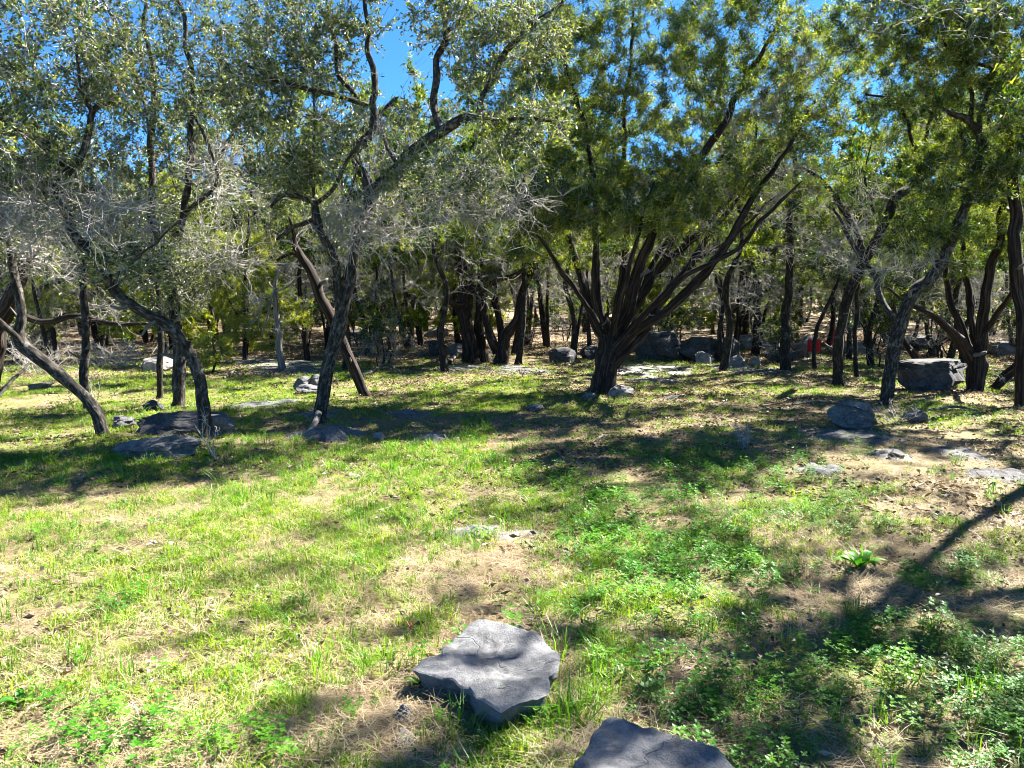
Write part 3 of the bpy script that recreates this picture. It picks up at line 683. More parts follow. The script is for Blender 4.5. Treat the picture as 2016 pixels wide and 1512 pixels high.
    tree('oak_tree', 'forked oak with deeply furrowed trunk leaning over the middle of the meadow edge', [
        [(629, 834, 31), (633, 800, 26), (638, 764, 25), (648, 709, 26), (666, 641, 29), (677, 592, 25), (686, 560, 21), (694, 515, 20), (706, 450, 21), (727, 410, 22), (731, 365, 23), (712, 332, 19, .1), (702, 302, 18, .2), (715, 285, 17, .2), (733, 262, 16, .2), (737, 229, 15, .2), (729, 205, 14, .2), (733, 174, 13, .2), (730, 139, 12, .2), (719, 104, 10, .2), (725, 52, 9, .2), (719, 0, 7, .2), (715, -90, 5, .2)],
        [(672, 610, 18), (666, 572, 17, -.1), (666, 531, 16, -.1), (659, 500, 16, -.2), (635, 458, 16, -.3), (622, 427, 15, -.3), (618, 400, 13, -.3), (600, 393, 11, -.4), (575, 389, 10, -.6), (553, 392, 9, -.7), (535, 410, 6, -.8)],
        [(622, 430, 10, -.3), (600, 440, 9, -.2), (576, 451, 8, 0), (545, 470, 6, .2)],
        [(620, 402, 8, -.3), (618, 347, 6, -.3), (620, 243, 5, -.3), (615, 180, 4, -.3)],
        [(625, 400, 9, -.3), (650, 380, 8, -.5), (672, 345, 7, -.6), (690, 318, 6, -.7), (720, 280, 4, -.8)],
        [(731, 375, 20), (760, 348, 22, -.1), (782, 333, 23, -.2), (799, 309, 21, -.2), (824, 288, 20, -.3), (865, 260, 19, -.3), (907, 236, 17, -.4), (945, 224, 14, -.4), (950, 194, 12, -.4), (973, 160, 11, -.4), (990, 120, 12, -.5), (1010, 88, 12, -.5), (1032, 69, 11, -.5), (1067, 42, 10, -.6), (1094, 24, 8, -.6), (1130, -20, 6, -.6)],
        [(865, 258, 14, -.3), (860, 225, 14, -.2), (858, 194, 14, -.1), (858, 146, 13, 0), (860, 115, 12, 0), (876, 83, 12, 0), (876, 49, 11, 0), (869, 0, 10, 0), (865, -80, 6, 0)],
        [(945, 228, 10, -.4), (997, 233, 8, -.6), (1050, 230, 7, -.7), (1091, 233, 5, -.8)],
        [(727, 208, 9, .2), (709, 198, 9, .2), (690, 172, 9, .2), (671, 153, 9, .2), (664, 122, 8, .3), (660, 76, 7, .3), (648, 40, 5, .3), (640, -30, 4, .3)],
        [(727, 208, 9, .2), (681, 194, 9, 0), (639, 181, 9, -.2), (590, 170, 8, -.4), (542, 156, 7, -.5), (514, 139, 6, -.6), (480, 120, 4, -.7)],
        [(785, 330, 8, -.2), (765, 290, 8, .1), (757, 270, 7, .3), (748, 230, 6, .4), (772, 195, 6, .4), (785, 185, 4, .4)]],
        [(640, 110, 80, 80, .2, .8, 36), (560, 110, 95, 60, -.3, .8, 40), (500, 190, 80, 80, -.4, .8, 42), (725, 20, 50, 50, .2, .5, 12), (600, 20, 110, 60, -.1, .8, 34), (950, 20, 90, 60, -.2, .8, 30), (870, 40, 70, 70, 0, .7, 30), (940, 130, 60, 60, -.3, .6, 26), (1050, 60, 100, 60, -.5, .8, 42), (620, 290, 80, 70, -.3, .7, 38), (690, 440, 60, 55, -.3, .5, 34, 0), (555, 340, 60, 60, -.6, .6, 32), (880, 360, 120, 60, -.5, .9, 50), (950, 390, 130, 60, -.6, .9, 40, 0), (770, 430, 70, 50, 0, .6, 22, 0), (760, -120, 300, 90, 0, 1.3, 60), (740, 300, 70, 60, .2, .6, 18, 0), (1020, 250, 110, 60, -.6, .8, 30), (820, 230, 30, 60, 0, .4, 6), (680, 230, 50, 50, .2, .5, 14)],
        'oak', seed=6, lsize=1.0)
    tree('leaning_tree', 'dead leaning trunk crossing behind the forked oak', [
        [(722, 779, 24), (700, 730, 21), (676, 675, 20), (645, 606, 20), (617, 548, 19), (597, 507, 17), (580, 479, 11), (573, 458, 8), (560, 420, 5)],
        [(597, 507, 9), (575, 500, 7, .2), (545, 520, 5, .3)]], [(560, 440, 80, 60, 0, .8, 18, 0), (600, 400, 80, 60, .3, .8, 26)], 'juniper', seed=7)
    tree('dead_sapling', 'bent pale dead sapling with an arching tip', [
        [(557, 728, 17), (549, 682, 13), (542, 606, 10), (542, 562, 8), (547, 540, 6), (558, 525, 5, -.2), (576, 508, 4, -.4)],
        [(542, 562, 5), (530, 600, 4, -.3), (518, 650, 3, -.4), (512, 668, 2.5, -.4)], [(543, 575, 5), (570, 560, 4, -.4), (585, 545, 3, -.6), (603, 540, 2.5, -.7)]],
        [(525, 620, 30, 40, -.2, .4, 8, 0)], 'oak', seed=8, mb=M_PALE, rough=.1)
    tree('slender_tree', 'short grey stem standing just beyond the bent dead sapling', [
        [(605, 711, 13), (599, 641, 11), (595, 579, 9), (590, 500, 7), (588, 430, 5)]], [(590, 450, 70, 70, 0, .9, 26)], 'juniper', seed=9)
    tree('juniper_tree', 'thick strip barked juniper with a broken stub and twin stems', [
        [(929, 716, 40), (926, 690, 32), (924, 667, 29), (917, 622, 27), (918, 596, 29), (916, 560, 26), (906, 510, 20), (915, 440, 15), (905, 370, 10), (900, 300, 6)],
        [(950, 712, 24, .2), (946, 660, 20, .2), (941, 605, 18, .3), (955, 545, 15, .4), (985, 470, 11, .5), (1000, 390, 7, .5)],
        [(914, 600, 14), (903, 596, 13, -.3), (890, 583, 11, -.5), (879, 577, 7, -.6)],
        [(920, 575, 15), (960, 560, 12, -.4), (1000, 545, 9, -.7), (1050, 530, 6, -.9)]],
        [(900, 450, 100, 60, 0, 1.2, 55), (990, 420, 110, 80, .3, 1.2, 60), (840, 500, 70, 50, -.3, .9, 30), (880, 350, 110, 80, 0, 1.2, 50), (960, 520, 80, 40, 0, .8, 20, 0), (860, 540, 70, 30, 0, .7, 14, 0), (950, 250, 120, 80, .2, 1.2, 50)], 'juniper', seed=10, mb=None)
    tree('juniper_tree', 'dark juniper clump splitting into leaning stems behind the strip barked one', [
        [(985, 710, 34), (994, 667, 24), (1014, 631, 19), (1027, 595, 16), (1045, 540, 13), (1060, 470, 10), (1080, 400, 6)],
        [(980, 695, 20), (968, 665, 17), (960, 640, 15), (952, 608, 13), (945, 560, 10), (950, 480, 7)],
        [(988, 690, 16), (985, 640, 14, .3), (982, 590, 12, .4), (985, 520, 9, .5), (990, 430, 6, .5)]],
        [(1050, 430, 100, 70, 0, 1.2, 45), (960, 470, 90, 60, .4, 1.2, 40), (1010, 560, 80, 40, .2, 1, 24)], 'juniper', seed=11, Y=21)
    tree('slender_tree', 'slim dark trunk between the strip barked juniper and the big juniper', [
        [(1021, 718, 15), (1025, 667, 12), (1027, 614, 11), (1028, 560, 10), (1031, 450, 8), (1035, 340, 5)]], [(1030, 400, 80, 80, 0, 1, 36)], 'juniper', seed=12, mb=M_SLIM)
    tree('juniper_tree', 'big black stemmed juniper fanning into many leaning limbs from one thick base', [
        [(1186, 773, 58), (1190, 745, 46), (1193, 730, 42), (1199, 696, 45), (1200, 664, 44), (1190, 645, 32), (1180, 620, 25, -.1), (1176, 593, 20, -.2), (1173, 551, 17, -.3), (1174, 524, 15, -.3), (1172, 440, 13, -.3), (1165, 360, 11, -.2), (1150, 250, 9, 0), (1130, 150, 7, .2), (1125, 40, 5, .3)],
        [(1196, 680, 22), (1180, 650, 20, .2), (1166, 623, 18, .3), (1152, 572, 17, .5), (1135, 531, 15, .7), (1118, 479, 12, .9), (1100, 427, 10, 1), (1070, 370, 8, 1.1), (1040, 300, 6, 1.1)],
        [(1185, 655, 12, -.2), (1159, 613, 11, -.5), (1125, 565, 9, -.9), (1085, 510, 7, -1.2), (1050, 460, 5, -1.4), (1030, 420, 4, -1.5)],
        [(1215, 665, 14, .1), (1250, 600, 11, .3), (1300, 520, 9, .5), (1340, 440, 7, .6), (1370, 360, 5, .7)],
        [(1235, 655, 13, -.4), (1300, 590, 11, -.8), (1370, 536, 10, -1.2), (1450, 474, 8, -1.5), (1530, 405, 6, -1.8), (1590, 355, 4, -2)],
        [(1205, 660, 13, -.3), (1222, 590, 11, -.7), (1240, 520, 9, -1), (1262, 440, 7, -1.2), (1290, 370, 4, -1.3)],
        [(1240, 650, 12, .3), (1310, 575, 10, .8), (1390, 500, 8, 1.2), (1470, 440, 6, 1.5), (1540, 390, 4, 1.7)],
        [(1180, 645, 12, .5), (1140, 580, 10, 1), (1095, 520, 8, 1.5), (1040, 470, 5, 1.8)],
        [(1225, 640, 10, .6), (1275, 540, 9, 1), (1330, 440, 8, 1.3), (1400, 340, 6, 1.5), (1450, 270, 4, 1.6)],
        [(1205, 690, 30), (1213, 655, 29, -.1), (1223, 630, 27, -.2), (1241, 592, 24, -.4), (1255, 537, 22, -.5), (1272, 489, 20, -.6), (1290, 445, 18, -.6), (1308, 415, 17, -.6), (1353, 340, 15, -.5), (1388, 285, 14, -.4), (1423, 240, 13, -.3), (1448, 200, 11, -.2), (1490, 120, 9, 0), (1520, 50, 7, .1), (1545, -60, 5, .2)],
        [(1215, 660, 20, .2), (1241, 620, 17, .4), (1290, 545, 16, .7), (1345, 490, 15, .9), (1389, 438, 13, 1), (1424, 398, 12, 1.1), (1500, 330, 10, 1.2), (1560, 270, 8, 1.2), (1610, 200, 5, 1.2)],
        [(1208, 690, 24, -.2), (1234, 661, 22, -.3), (1272, 634, 20, -.5), (1303, 610, 18, -.6), (1358, 562, 17, -.9), (1396, 516, 16, -1.1), (1424, 476, 15, -1.2), (1458, 421, 13, -1.3), (1510, 345, 9, -1.3), (1560, 280, 7, -1.3), (1595, 225, 4, -1.3)],
        [(1212, 718, 16, -.1), (1228, 700, 16, -.2), (1265, 661, 15, -.2), (1283, 627, 14, -.2), (1307, 580, 13, -.1), (1358, 520, 13, .1), (1403, 462, 11, .2), (1450, 400, 8, .3), (1490, 310, 5, .4)],
        [(1205, 665, 20, .3), (1210, 637, 17, .4), (1221, 572, 15, .6), (1230, 500, 14, .8), (1235, 400, 12, .9), (1227, 280, 10, 1), (1240, 150, 8, 1), (1250, 20, 5, 1)]],
        [(1150, 320, 110, 100, -.6, 1.0, 80), (1050, 230, 110, 110, .3, 1.2, 60), (1280, 340, 90, 60, -.9, .8, 45), (1330, 180, 150, 120, -.3, 1.5, 110), (1490, 90, 150, 110, 0, 1.4, 90), (1220, 70, 140, 90, .4, 1.3, 70), (1130, 480, 110, 50, .6, 1.1, 40), (1000, 460, 110, 70, -.6, 1.2, 50), (1560, 250, 110, 80, .2, 1.3, 50),
         (1300, 400, 140, 60, -.8, .9, 46, 0), (1480, 380, 150, 80, 0, 1.3, 60, 0), (1550, 200, 120, 80, -.6, 1.2, 36, 0), (1590, 230, 70, 70, -1.3, .7, 26), (1640, 100, 100, 80, -.4, 1.2, 40), (1420, 300, 110, 70, -.5, 1, 30, 0), (1250, 420, 90, 50, -1.2, .6, 20), (1080, 400, 90, 60, -1.3, .7, 40), (1180, 420, 80, 60, -1.3, .6, 36), (1340, 420, 90, 50, -1.3, .7, 30), (1440, 330, 90, 60, -1.4, .7, 30), (1160, 40, 110, 60, -.2, 1, 30), (1090, 130, 70, 60, -.3, .8, 20), (1090, 90, 110, 80, 1, 1, 34), (1420, 30, 130, 70, -.4, 1.2, 46), (1230, 230, 100, 90, .6, 1, 36), (1040, 470, 80, 50, 1.5, .8, 30), (1370, 380, 90, 60, .7, .9, 34), (1340, -130, 320, 110, .2, 1.9, 110), (1110, 400, 120, 60, -1, .8, 34, 0), (1350, 500, 160, 60, .2, 1, 30, 0)],
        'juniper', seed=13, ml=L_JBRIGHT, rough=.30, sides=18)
    tree('slender_tree', 'straight slim tree with its sunlit side bark past the stone ledge', [
        [(1547, 731, 26), (1545, 700, 20), (1544, 663, 18), (1549, 592, 15), (1551, 521, 14), (1553, 468, 13), (1555, 425, 12), (1566, 360, 10), (1562, 260, 8), (1570, 150, 5)]],
        [(1570, 340, 80, 90, 0, 1.2, 55), (1540, 480, 70, 50, 0, .9, 18, 0), (1620, 120, 110, 90, 0, 1.4, 60)], 'juniper', seed=14, mb=M_SLIM)
    tree('slender_tree', 'slim tree standing among the ledge boulders', [
        [(1487, 700, 16), (1491, 610, 13), (1498, 539, 12), (1496, 485, 10), (1502, 400, 7), (1500, 320, 5)]], [(1500, 380, 80, 70, 0, 1.2, 40), (1490, 480, 60, 40, 0, .9, 14, 0)], 'juniper', seed=15, mb=M_SLIM)
    tree('leaning_tree', 'tall dark trunk leaning over the red chair with a long side branch', [
        [(1647, 761, 23), (1650, 698, 19), (1657, 645, 18), (1668, 592, 19), (1686, 539, 19), (1707, 503, 18), (1736, 447, 18), (1762, 400, 17), (1800, 364, 15), (1822, 345, 12), (1832, 310, 9), (1825, 250, 7), (1815, 160, 5)],
        [(1705, 505, 12), (1697, 490, 12), (1677, 440, 12, .3), (1647, 395, 11, .5), (1612, 355, 9, .7), (1580, 330, 6, .9)],
        [(1818, 346, 8), (1805, 300, 7, -.3), (1772, 230, 6, -.5), (1765, 205, 5, -.5), (1700, 190, 4, -.6)],
        [(1822, 345, 8), (1862, 325, 7, .3), (1920, 330, 5, .6), (1970, 350, 4, .8)]],
        [(1830, 230, 90, 80, -.1, 1.1, 50), (1760, 200, 70, 40, -.5, .7, 14), (1640, 370, 60, 50, .6, .8, 24), (1900, 300, 70, 60, .5, .9, 30), (1800, 110, 110, 70, 0, 1.2, 46), (1640, 460, 80, 50, .3, .9, 18, 0), (1740, 380, 80, 40, 0, .6, 14, 0)], 'juniper', seed=16, mb=M_SLIM)
    tree('oak_tree', 'forked trunk rising behind the tilted boulder', [
        [(1743, 798, 30), (1748, 765, 25), (1753, 734, 24), (1764, 670, 25), (1772, 632, 26), (1785, 599, 24), (1806, 563, 24), (1842, 532, 23), (1866, 496, 21), (1881, 457, 18), (1900, 400, 16), (1922, 330, 13), (1908, 250, 10), (1900, 150, 7), (1890, 50, 5)],
        [(1768, 640, 13), (1757, 622, 12), (1742, 599, 11, .2), (1725, 546, 11, .4), (1707, 517, 10, .5), (1665, 450, 8, .8), (1640, 400, 5, 1)],
        [(1915, 345, 11), (1935, 280, 12, -.3), (1902, 238, 13, -.5), (1880, 230, 10, -.6), (1850, 215, 6, -.7)],
        [(1925, 300, 10, -.3), (1945, 200, 8, -.5), (1960, 120, 5, -.6)]],
        [(1880, 350, 100, 90, 0, 1.1, 60), (1970, 250, 90, 90, -.3, 1, 50), (1860, 140, 120, 80, -.4, 1.1, 55), (1690, 480, 70, 60, .6, .8, 24, 0), (1820, 430, 80, 60, 0, .9, 26), (1900, -60, 160, 90, 0, 1.2, 50), (1780, 520, 70, 40, 0, .7, 14, 0)], 'juniper', seed=17, mb=M_OAK)
    tree('juniper_tree', 'black juniper clump with spreading stems beside the big dark block of rock', [
        [(1921, 770, 42), (1920, 740, 34), (1922, 710, 34), (1930, 682, 27), (1936, 641, 22), (1940, 600, 20), (1942, 574, 18), (1952, 521, 16), (1962, 440, 12), (1957, 330, 9), (1950, 220, 6)],
        [(1918, 710, 24), (1897, 682, 22, -.1), (1877, 655, 18, -.2), (1856, 634, 14, -.3), (1828, 614, 10, -.4), (1790, 590, 7, -.5), (1750, 560, 4, -.6)],
        [(1915, 700, 18, .2), (1902, 668, 15, .3), (1891, 634, 13, .4), (1873, 600, 12, .5), (1860, 540, 10, .6), (1850, 470, 8, .7), (1845, 400, 5, .8)],
        [(1925, 690, 16, .3), (1912, 640, 14, .5), (1900, 590, 12, .7), (1895, 520, 10, .8), (1905, 440, 6, .9)],
        [(1935, 660, 13), (1965, 610, 11, -.4), (2000, 560, 9, -.7), (2050, 510, 6, -1)]],
        [(1900, 480, 90, 70, .4, 1.2, 50), (1970, 380, 90, 100, 0, 1.2, 60), (1830, 430, 70, 70, .5, 1, 34), (1790, 560, 60, 40, -.4, .8, 16), (2050, 460, 80, 80, -.8, 1, 30), (1960, 220, 100, 80, 0, 1.2, 40)], 'juniper', seed=18)
    tree('leaning_tree', 'two low leaning stems slanting out of the frame past the clump juniper', [
        [(1953, 768, 18), (1987, 733, 15), (2016, 707, 14), (2070, 660, 12), (2120, 590, 9), (2150, 500, 6)],
        [(1960, 764, 15), (1993, 737, 13, -.2), (2030, 718, 12, -.3), (2090, 690, 10, -.5), (2150, 640, 7, -.7)]],
        [(2160, 520, 80, 70, 0, 1, 20), (2180, 620, 60, 50, -.6, .8, 14)], 'juniper', seed=19)
    tree('juniper_tree', 'tall strip barked trunk along the edge of the photo', [
        [(2016, 800, 34), (2012, 760, 27), (2010, 650, 25), (2006, 520, 24), (1999, 420, 21), (1990, 320, 19), (1983, 230, 17), (1972, 130, 15), (1962, 60, 13), (1955, 0, 11), (1945, -100, 7)],
        [(1990, 320, 10), (2030, 260, 9, -.3), (2090, 190, 7, -.6), (2150, 130, 5, -.8)],
        [(1983, 230, 9), (1940, 160, 8, -.3), (1890, 110, 6, -.5), (1850, 60, 4, -.6)]],
        [(1950, 110, 90, 110, 0, 1.1, 70), (1870, 50, 110, 80, -.4, 1.1, 55), (2080, 220, 90, 120, -.5, 1, 50), (1930, -110, 180, 90, 0, 1.3, 60), (1720, 40, 90, 60, -.6, .8, 26)], 'juniper', seed=20)
    tree('slender_tree', 'pale slanting stem propped beside the forked trunk', [[(1801, 750, 15), (1798, 705, 14), (1788, 675, 12), (1778, 650, 11), (1764, 600, 8), (1755, 540, 5)]], [(1760, 550, 60, 50, 0, .8, 16)], 'juniper', seed=21)
    tree('slender_tree', 'thin stem just past the tall leaning trunk', [[(1684, 742, 10), (1686, 690, 8), (1689, 627, 8), (1692, 560, 7), (1696, 480, 5)]], [(1695, 500, 60, 60, 0, .8, 22)], 'juniper', seed=22, mb=M_SLIM)
    tree('slender_tree', 'thin crooked stem in front of the red chair', [[(1601, 728, 10), (1604, 690, 8), (1611, 656, 8), (1622, 610, 7), (1640, 560, 6), (1655, 500, 4)]], [(1640, 520, 60, 50, 0, .8, 18)], 'juniper', seed=23, mb=M_SLIM)
    tree('juniper_bush', 'bright yellow green young juniper glowing in the sun behind the curved oak', [
        [(482, 712, 12), (484, 650, 10), (486, 580, 8), (490, 500, 6), (492, 420, 4)], [(484, 660, 6), (520, 620, 5, -.2), (550, 600, 4, -.3)], [(484, 640, 6), (450, 590, 5, .2), (430, 540, 4, .3)]],
        [(485, 560, 70, 110, 0, 1.1, 120), (555, 620, 50, 60, -.2, .8, 45), (440, 520, 45, 60, .2, .8, 35), (490, 660, 60, 40, 0, .8, 36)], 'juniper', seed=24, ml=L_YOUNG, zmin=.15, lsize=1.1)
    tree('juniper_bush', 'light green juniper tips behind the slender trunk and the leaning oak', [
        [(110, 712, 10), (108, 660, 9), (100, 610, 7), (95, 560, 5)], [(105, 640, 7), (140, 600, 5, -.2), (165, 580, 4)]],
        [(110, 600, 70, 40, 0, .9, 45), (90, 560, 70, 40, .2, .9, 30)], 'juniper', seed=25, ml=L_YOUNG, zmin=.15)
    tree('juniper_bush', 'small light green juniper sprig beside the curved oak foot', [[(420, 735, 6), (418, 700, 5), (415, 660, 3)]], [(420, 690, 35, 40, 0, .5, 26)], 'juniper', seed=26, ml=L_YOUNG, zmin=.1)
    tree('juniper_tree', 'rust barked broken trunk slanting in at the edge beyond the leaning oak', [
        [(-40, 690, 46), (0, 625, 38), (22, 590, 34), (45, 545, 24), (70, 500, 14)], [(10, 610, 14), (80, 632, 12, .2), (150, 625, 10, .3), (240, 640, 8, .4), (320, 632, 5, .5)]],
        [(60, 480, 90, 60, .3, 1, 30), (200, 610, 80, 25, .3, .6, 10, 0)], 'juniper', seed=27, Y=14)
hero_trees()

# ---- trees farther back: a few kinds, each copied with its parts
def kind_tree(name, species, H, stems, seed, lean=.25, ncl=110, spread=1.5, bare=.2, mb=None, ml=None, low=.45, rad=.10, lsize=1.95, dens=.95):
    r = np.random.default_rng(seed)
    bufs, NPs, NDs, NRs, C, K = [], [], [], [], [], []
    for k in range(stems):
        a = r.uniform(0, 2 * np.pi); h = H * r.uniform(.8, 1.0)
        tip = np.array([math.cos(a), math.sin(a), 0]) * h * lean * r.uniform(.5, 1.3)
        t = np.linspace(0, 1, 7)
        P = tip[None] * (t[:, None] ** .8) + np.stack([0 * t, 0 * t, h * t], -1)
        P[1:] += r.normal(size=(6, 3)) * .09
        if k: P[0] += r.normal(size=3) * (.05, .05, 0)
        P[0, 2] = -.15
        R = rad * (1 - .45 * (k > 0)) * (1 - t) ** .8 + .008; R[0] *= 1.3
        Ps, Rs = spline(P, R, .16)
        b = Buf(); tubes(b, Ps[None], Rs[None], 8, 0.0, .14, seed + k, cap=True); bufs.append(b)
        NPs.append(Ps[::2]); NDs.append(norm(np.gradient(Ps, axis=0))[::2]); NRs.append(Rs[::2])
    n = ncl
    z = r.uniform(low, 1.03, n) * H
    w_ = spread * np.sqrt(np.clip(1 - ((z / H - (low + .25)) / (.85 - low * .2)) ** 2, .08, 1))
    a = r.uniform(0, 2 * np.pi, n); q = np.sqrt(r.uniform(.05, 1, n))
    C = np.stack([np.cos(a) * q * w_, np.sin(a) * q * w_, z], -1); K = (r.uniform(size=n) > bare * (1.3 - z / H) + .55 * (z / H < .42) * (low > .15)).astype(int)
    wood, leaf = Buf(), Buf()
    grow(wood, leaf, np.concatenate(NPs), np.concatenate(NDs), np.concatenate(NRs), C, K, species, r, H * .15, dens, lsize)
    mb = mb or (M_OAK if species == 'oak' else M_JUN); ml = ml or (L_OAK if species == 'oak' else L_JUN)
    parts = [('trunk' if k == 0 else 'limb', b.mesh('trunk', (0, 0, 0), True, [mb]), None) for k, b in enumerate(bufs)]
    parts.append(('branchwork', wood.mesh('branchwork', (0, 0, 0), True, [mb]), 'stuff'))
    parts.append(('crown', leaf.mesh('crown', (0, 0, 0), False, [ml]), 'stuff'))
    TRI[0] += sum(b.tris() for b in bufs) + wood.tris() + leaf.tris()
    return parts
def place_kind(parts, name, label, group, x, y, rot, s, tilt=0.0):
    root = thing(name, label, 'shrub' if 'scrub' in name else 'tree', (x, y, float(gz(x, y)) - .03), group)
    root.rotation_euler = (tilt, 0, rot); root.scale = (s, s, s)
    for nm, me, kd in parts:
        o = obj(nm, me, root)
        if kd: o['kind'] = kd
    return root

def back_trees():
    kinds = [
        (kind_tree('a', 'juniper', 7.0, 4, 201, .28, 190, 2.2, .22, low=.20, rad=.09), 'juniper_tree', 'multi stemmed juniper'),
        (kind_tree('b', 'juniper', 7.5, 2, 202, .14, 180, 1.8, .3, M_SLIM, low=.20, rad=.085), 'juniper_tree', 'twin stemmed juniper'),
        (kind_tree('c', 'oak', 7.5, 3, 203, .22, 190, 2.3, .25, low=.22, rad=.09), 'oak_tree', 'broad oak'),
        (kind_tree('d', 'oak', 6.5, 1, 204, .10, 130, 1.7, .3, M_SLIM, low=.24, rad=.07), 'slender_tree', 'slim single stemmed tree'),
        (kind_tree('e', 'juniper', 4.6, 2, 205, .12, 150, 1.5, .08, None, L_YOUNG, low=.12, rad=.06), 'juniper_bush', 'bushy light green juniper'),
        (kind_tree('f', 'juniper', 6.0, 1, 206, .08, 110, 1.4, .4, M_SLIM, low=.24, rad=.065), 'slender_tree', 'slim juniper pole'),
    ]
    r = np.random.default_rng(77)
    marks = [(-999, 'the edge of the photo'), (206, 'the pale leaning oak'), (399, 'the curved oak'), (630, 'the forked oak'), (930, 'the strip barked juniper'), (1186, 'the big juniper'),
             (1547, 'the slim ledge tree'), (1743, 'the forked trunk'), (1921, 'the clump juniper'), (9999, 'the edge of the photo')]
    def where(u, y):
        row = 'close behind, ' if y < 23 else 'deeper in, ' if y < 31 else 'far back, '
        for (a, na), (b, nb) in zip(marks, marks[1:]):
            if a <= u < b: return ' ' + row + ('between %s and %s' % (na, nb) if a > 0 and b < 3000 else 'past %s' % (nb if a < 0 else na))
    pts = []
    def ok(x, y, d):
        return all((x - a) ** 2 + (y - b) ** 2 > d * d for a, b in pts)
    # rows from near to far; each tree stands where the photo shows trunks or crowded woods
    n = 0
    for (y0, y1, cnt, dmin) in ((18, 23, 18, 1.7), (23, 31, 54, 1.6), (31, 46, 88, 1.9)):
        tries = 0; c = 0
        while c < cnt and tries < 4000:
            tries += 1
            y = r.uniform(y0, y1); x = r.uniform(-.78, .78) * y
            if not ok(x, y, dmin): continue
            u, v = to_px(x, y, float(gz(x, y)))
            if y < 23 and (430 < u < 640 or 1130 < u < 1420): continue
            if y < 27 and 1570 < u < 1665: continue
            k = int(r.choice(6, p=[.22, .2, .14, .16, .10, .18]))
            if y < 22 and k in (0, 2) : k = 5
            if y < 22 and k == 4 and u > 700: k = 3
            parts, nm, lab = kinds[k]
            lab = lab + where(u, y)
            place_kind(parts, nm, lab, 'woodland trees behind the clearing', x, y, r.uniform(0, 6.28), r.uniform(.8, 1.2))
            pts.append((x, y)); c += 1
    # neighbours just outside the frame whose shade falls into the clearing
    scrub = [kind_tree('i', 'juniper', 1.9, 4, 211, .35, 46, .9, .75, M_SLIM, low=.16, rad=.022, lsize=1.6, dens=.8), kind_tree('j', 'oak', 1.5, 5, 212, .4, 44, .9, .55, M_SLIM, low=.18, rad=.018, lsize=1.6, dens=.8)]
    for k in range(62):
        y = r.uniform(19, 44); x = r.uniform(-.75, .75) * y; u, v = to_px(x, y, float(gz(x, y)))
        if y < 24 and (430 < u < 680 or 1130 < u < 1300 or 1560 < u < 1670): continue
        kk = int(r.integers(0, 2))
        place_kind(scrub[kk], 'scrub_bush', ('twiggy half bare scrub' if kk == 0 else 'low leafy scrub') + where(u, y), 'low scrub under the woodland trees', x, y, r.uniform(0, 6.28), r.uniform(.6, 1.2))
    side_oak = kind_tree('g', 'oak', 8.0, 2, 207, .26, 190, 2.8, .12, low=.60, rad=.17, dens=1.0, lsize=1.3)
    side_jun = kind_tree('h', 'juniper', 6.4, 3, 208, .26, 230, 2.7, .15, low=.46, rad=.12, dens=1.0, lsize=1.4)
    for parts, nm, x, y, sc_, rot, lab in [(side_oak, 'oak_tree', 6.8, 8.95, 1.0, 4.1, 'broad oak beside the clearing whose crown overhangs the shaded clover'),
                                           (side_jun, 'juniper_tree', 6.3, 5.35, 1.0, 2.2, 'spreading juniper beside the clearing shading its near corner'),
                                           (kinds[0][0], 'juniper_tree', 10.8, 11.5, 1.0, .3, 'multi stemmed juniper beside the clearing beyond the edge trunk')]:
        place_kind(parts, nm, lab, 'trees beside the clearing', x, y, rot, sc_)
back_trees()

def far_wood():
    r = np.random.default_rng(91); leaf = Buf()
    for k in range(230):
        y = r.uniform(44, 92); x = r.uniform(-.85, .85) * y; h = r.uniform(5, 9); z0 = float(gz(x, y))
        n = 260
        c = np.array([x, y, z0 + h * .5]); P = sample_blob(c, r.uniform(2, 3.2), r.uniform(2, 3), h * .5, n, r)
        leaves_oak(leaf, P, r.normal(size=(n, 3)), r.uniform(.4, .95, n), r.uniform(.12, .25, n), np.clip(r.beta(2, 2.4, n) + r.uniform(-.2, .2), 0, 1), r)
    TRI[0] += leaf.tris()
    obj('far_woods', leaf.mesh('far_woods', (0, 0, 0), False, [L_JUN]), kind='stuff', label='distant woods reading as one green mass')
far_wood()

# ------------------------------------------------------------------ ground plants (nobody could count them)
def proto(name, build, mat, k):
    b = Buf(); build(b, np.random.default_rng(k))
    me = b.mesh(name, (0, 0, 0), False, [mat]); return bpy.data.objects.new(name, me)
def blade_batch(b, P, D, L, Wd, bend, r, tint):
    n = len(P); D = norm(D); side = norm(np.cross(D, np.array([0, 0, 1.0]) + r.normal(size=(n, 3)) * .05))
    out = norm(D * (1, 1, 0) + 1e-6)
    m = P + D * L[:, None] * .55
    e = P + D * L[:, None] * .9 + out * (bend * L)[:, None] - np.array([0, 0, 1]) * (bend * L * .5)[:, None]
    W2 = Wd[:, None]
    V = np.stack([P - side * W2, P + side * W2, m + side * W2 * .8, m - side * W2 * .8, e], 1)
    i = np.arange(n)[:, None] * 5
    b.add(V, i + np.array([[0, 1, 2, 3]]), i + np.array([[3, 2, 4]]), tint=np.repeat(tint, 5))
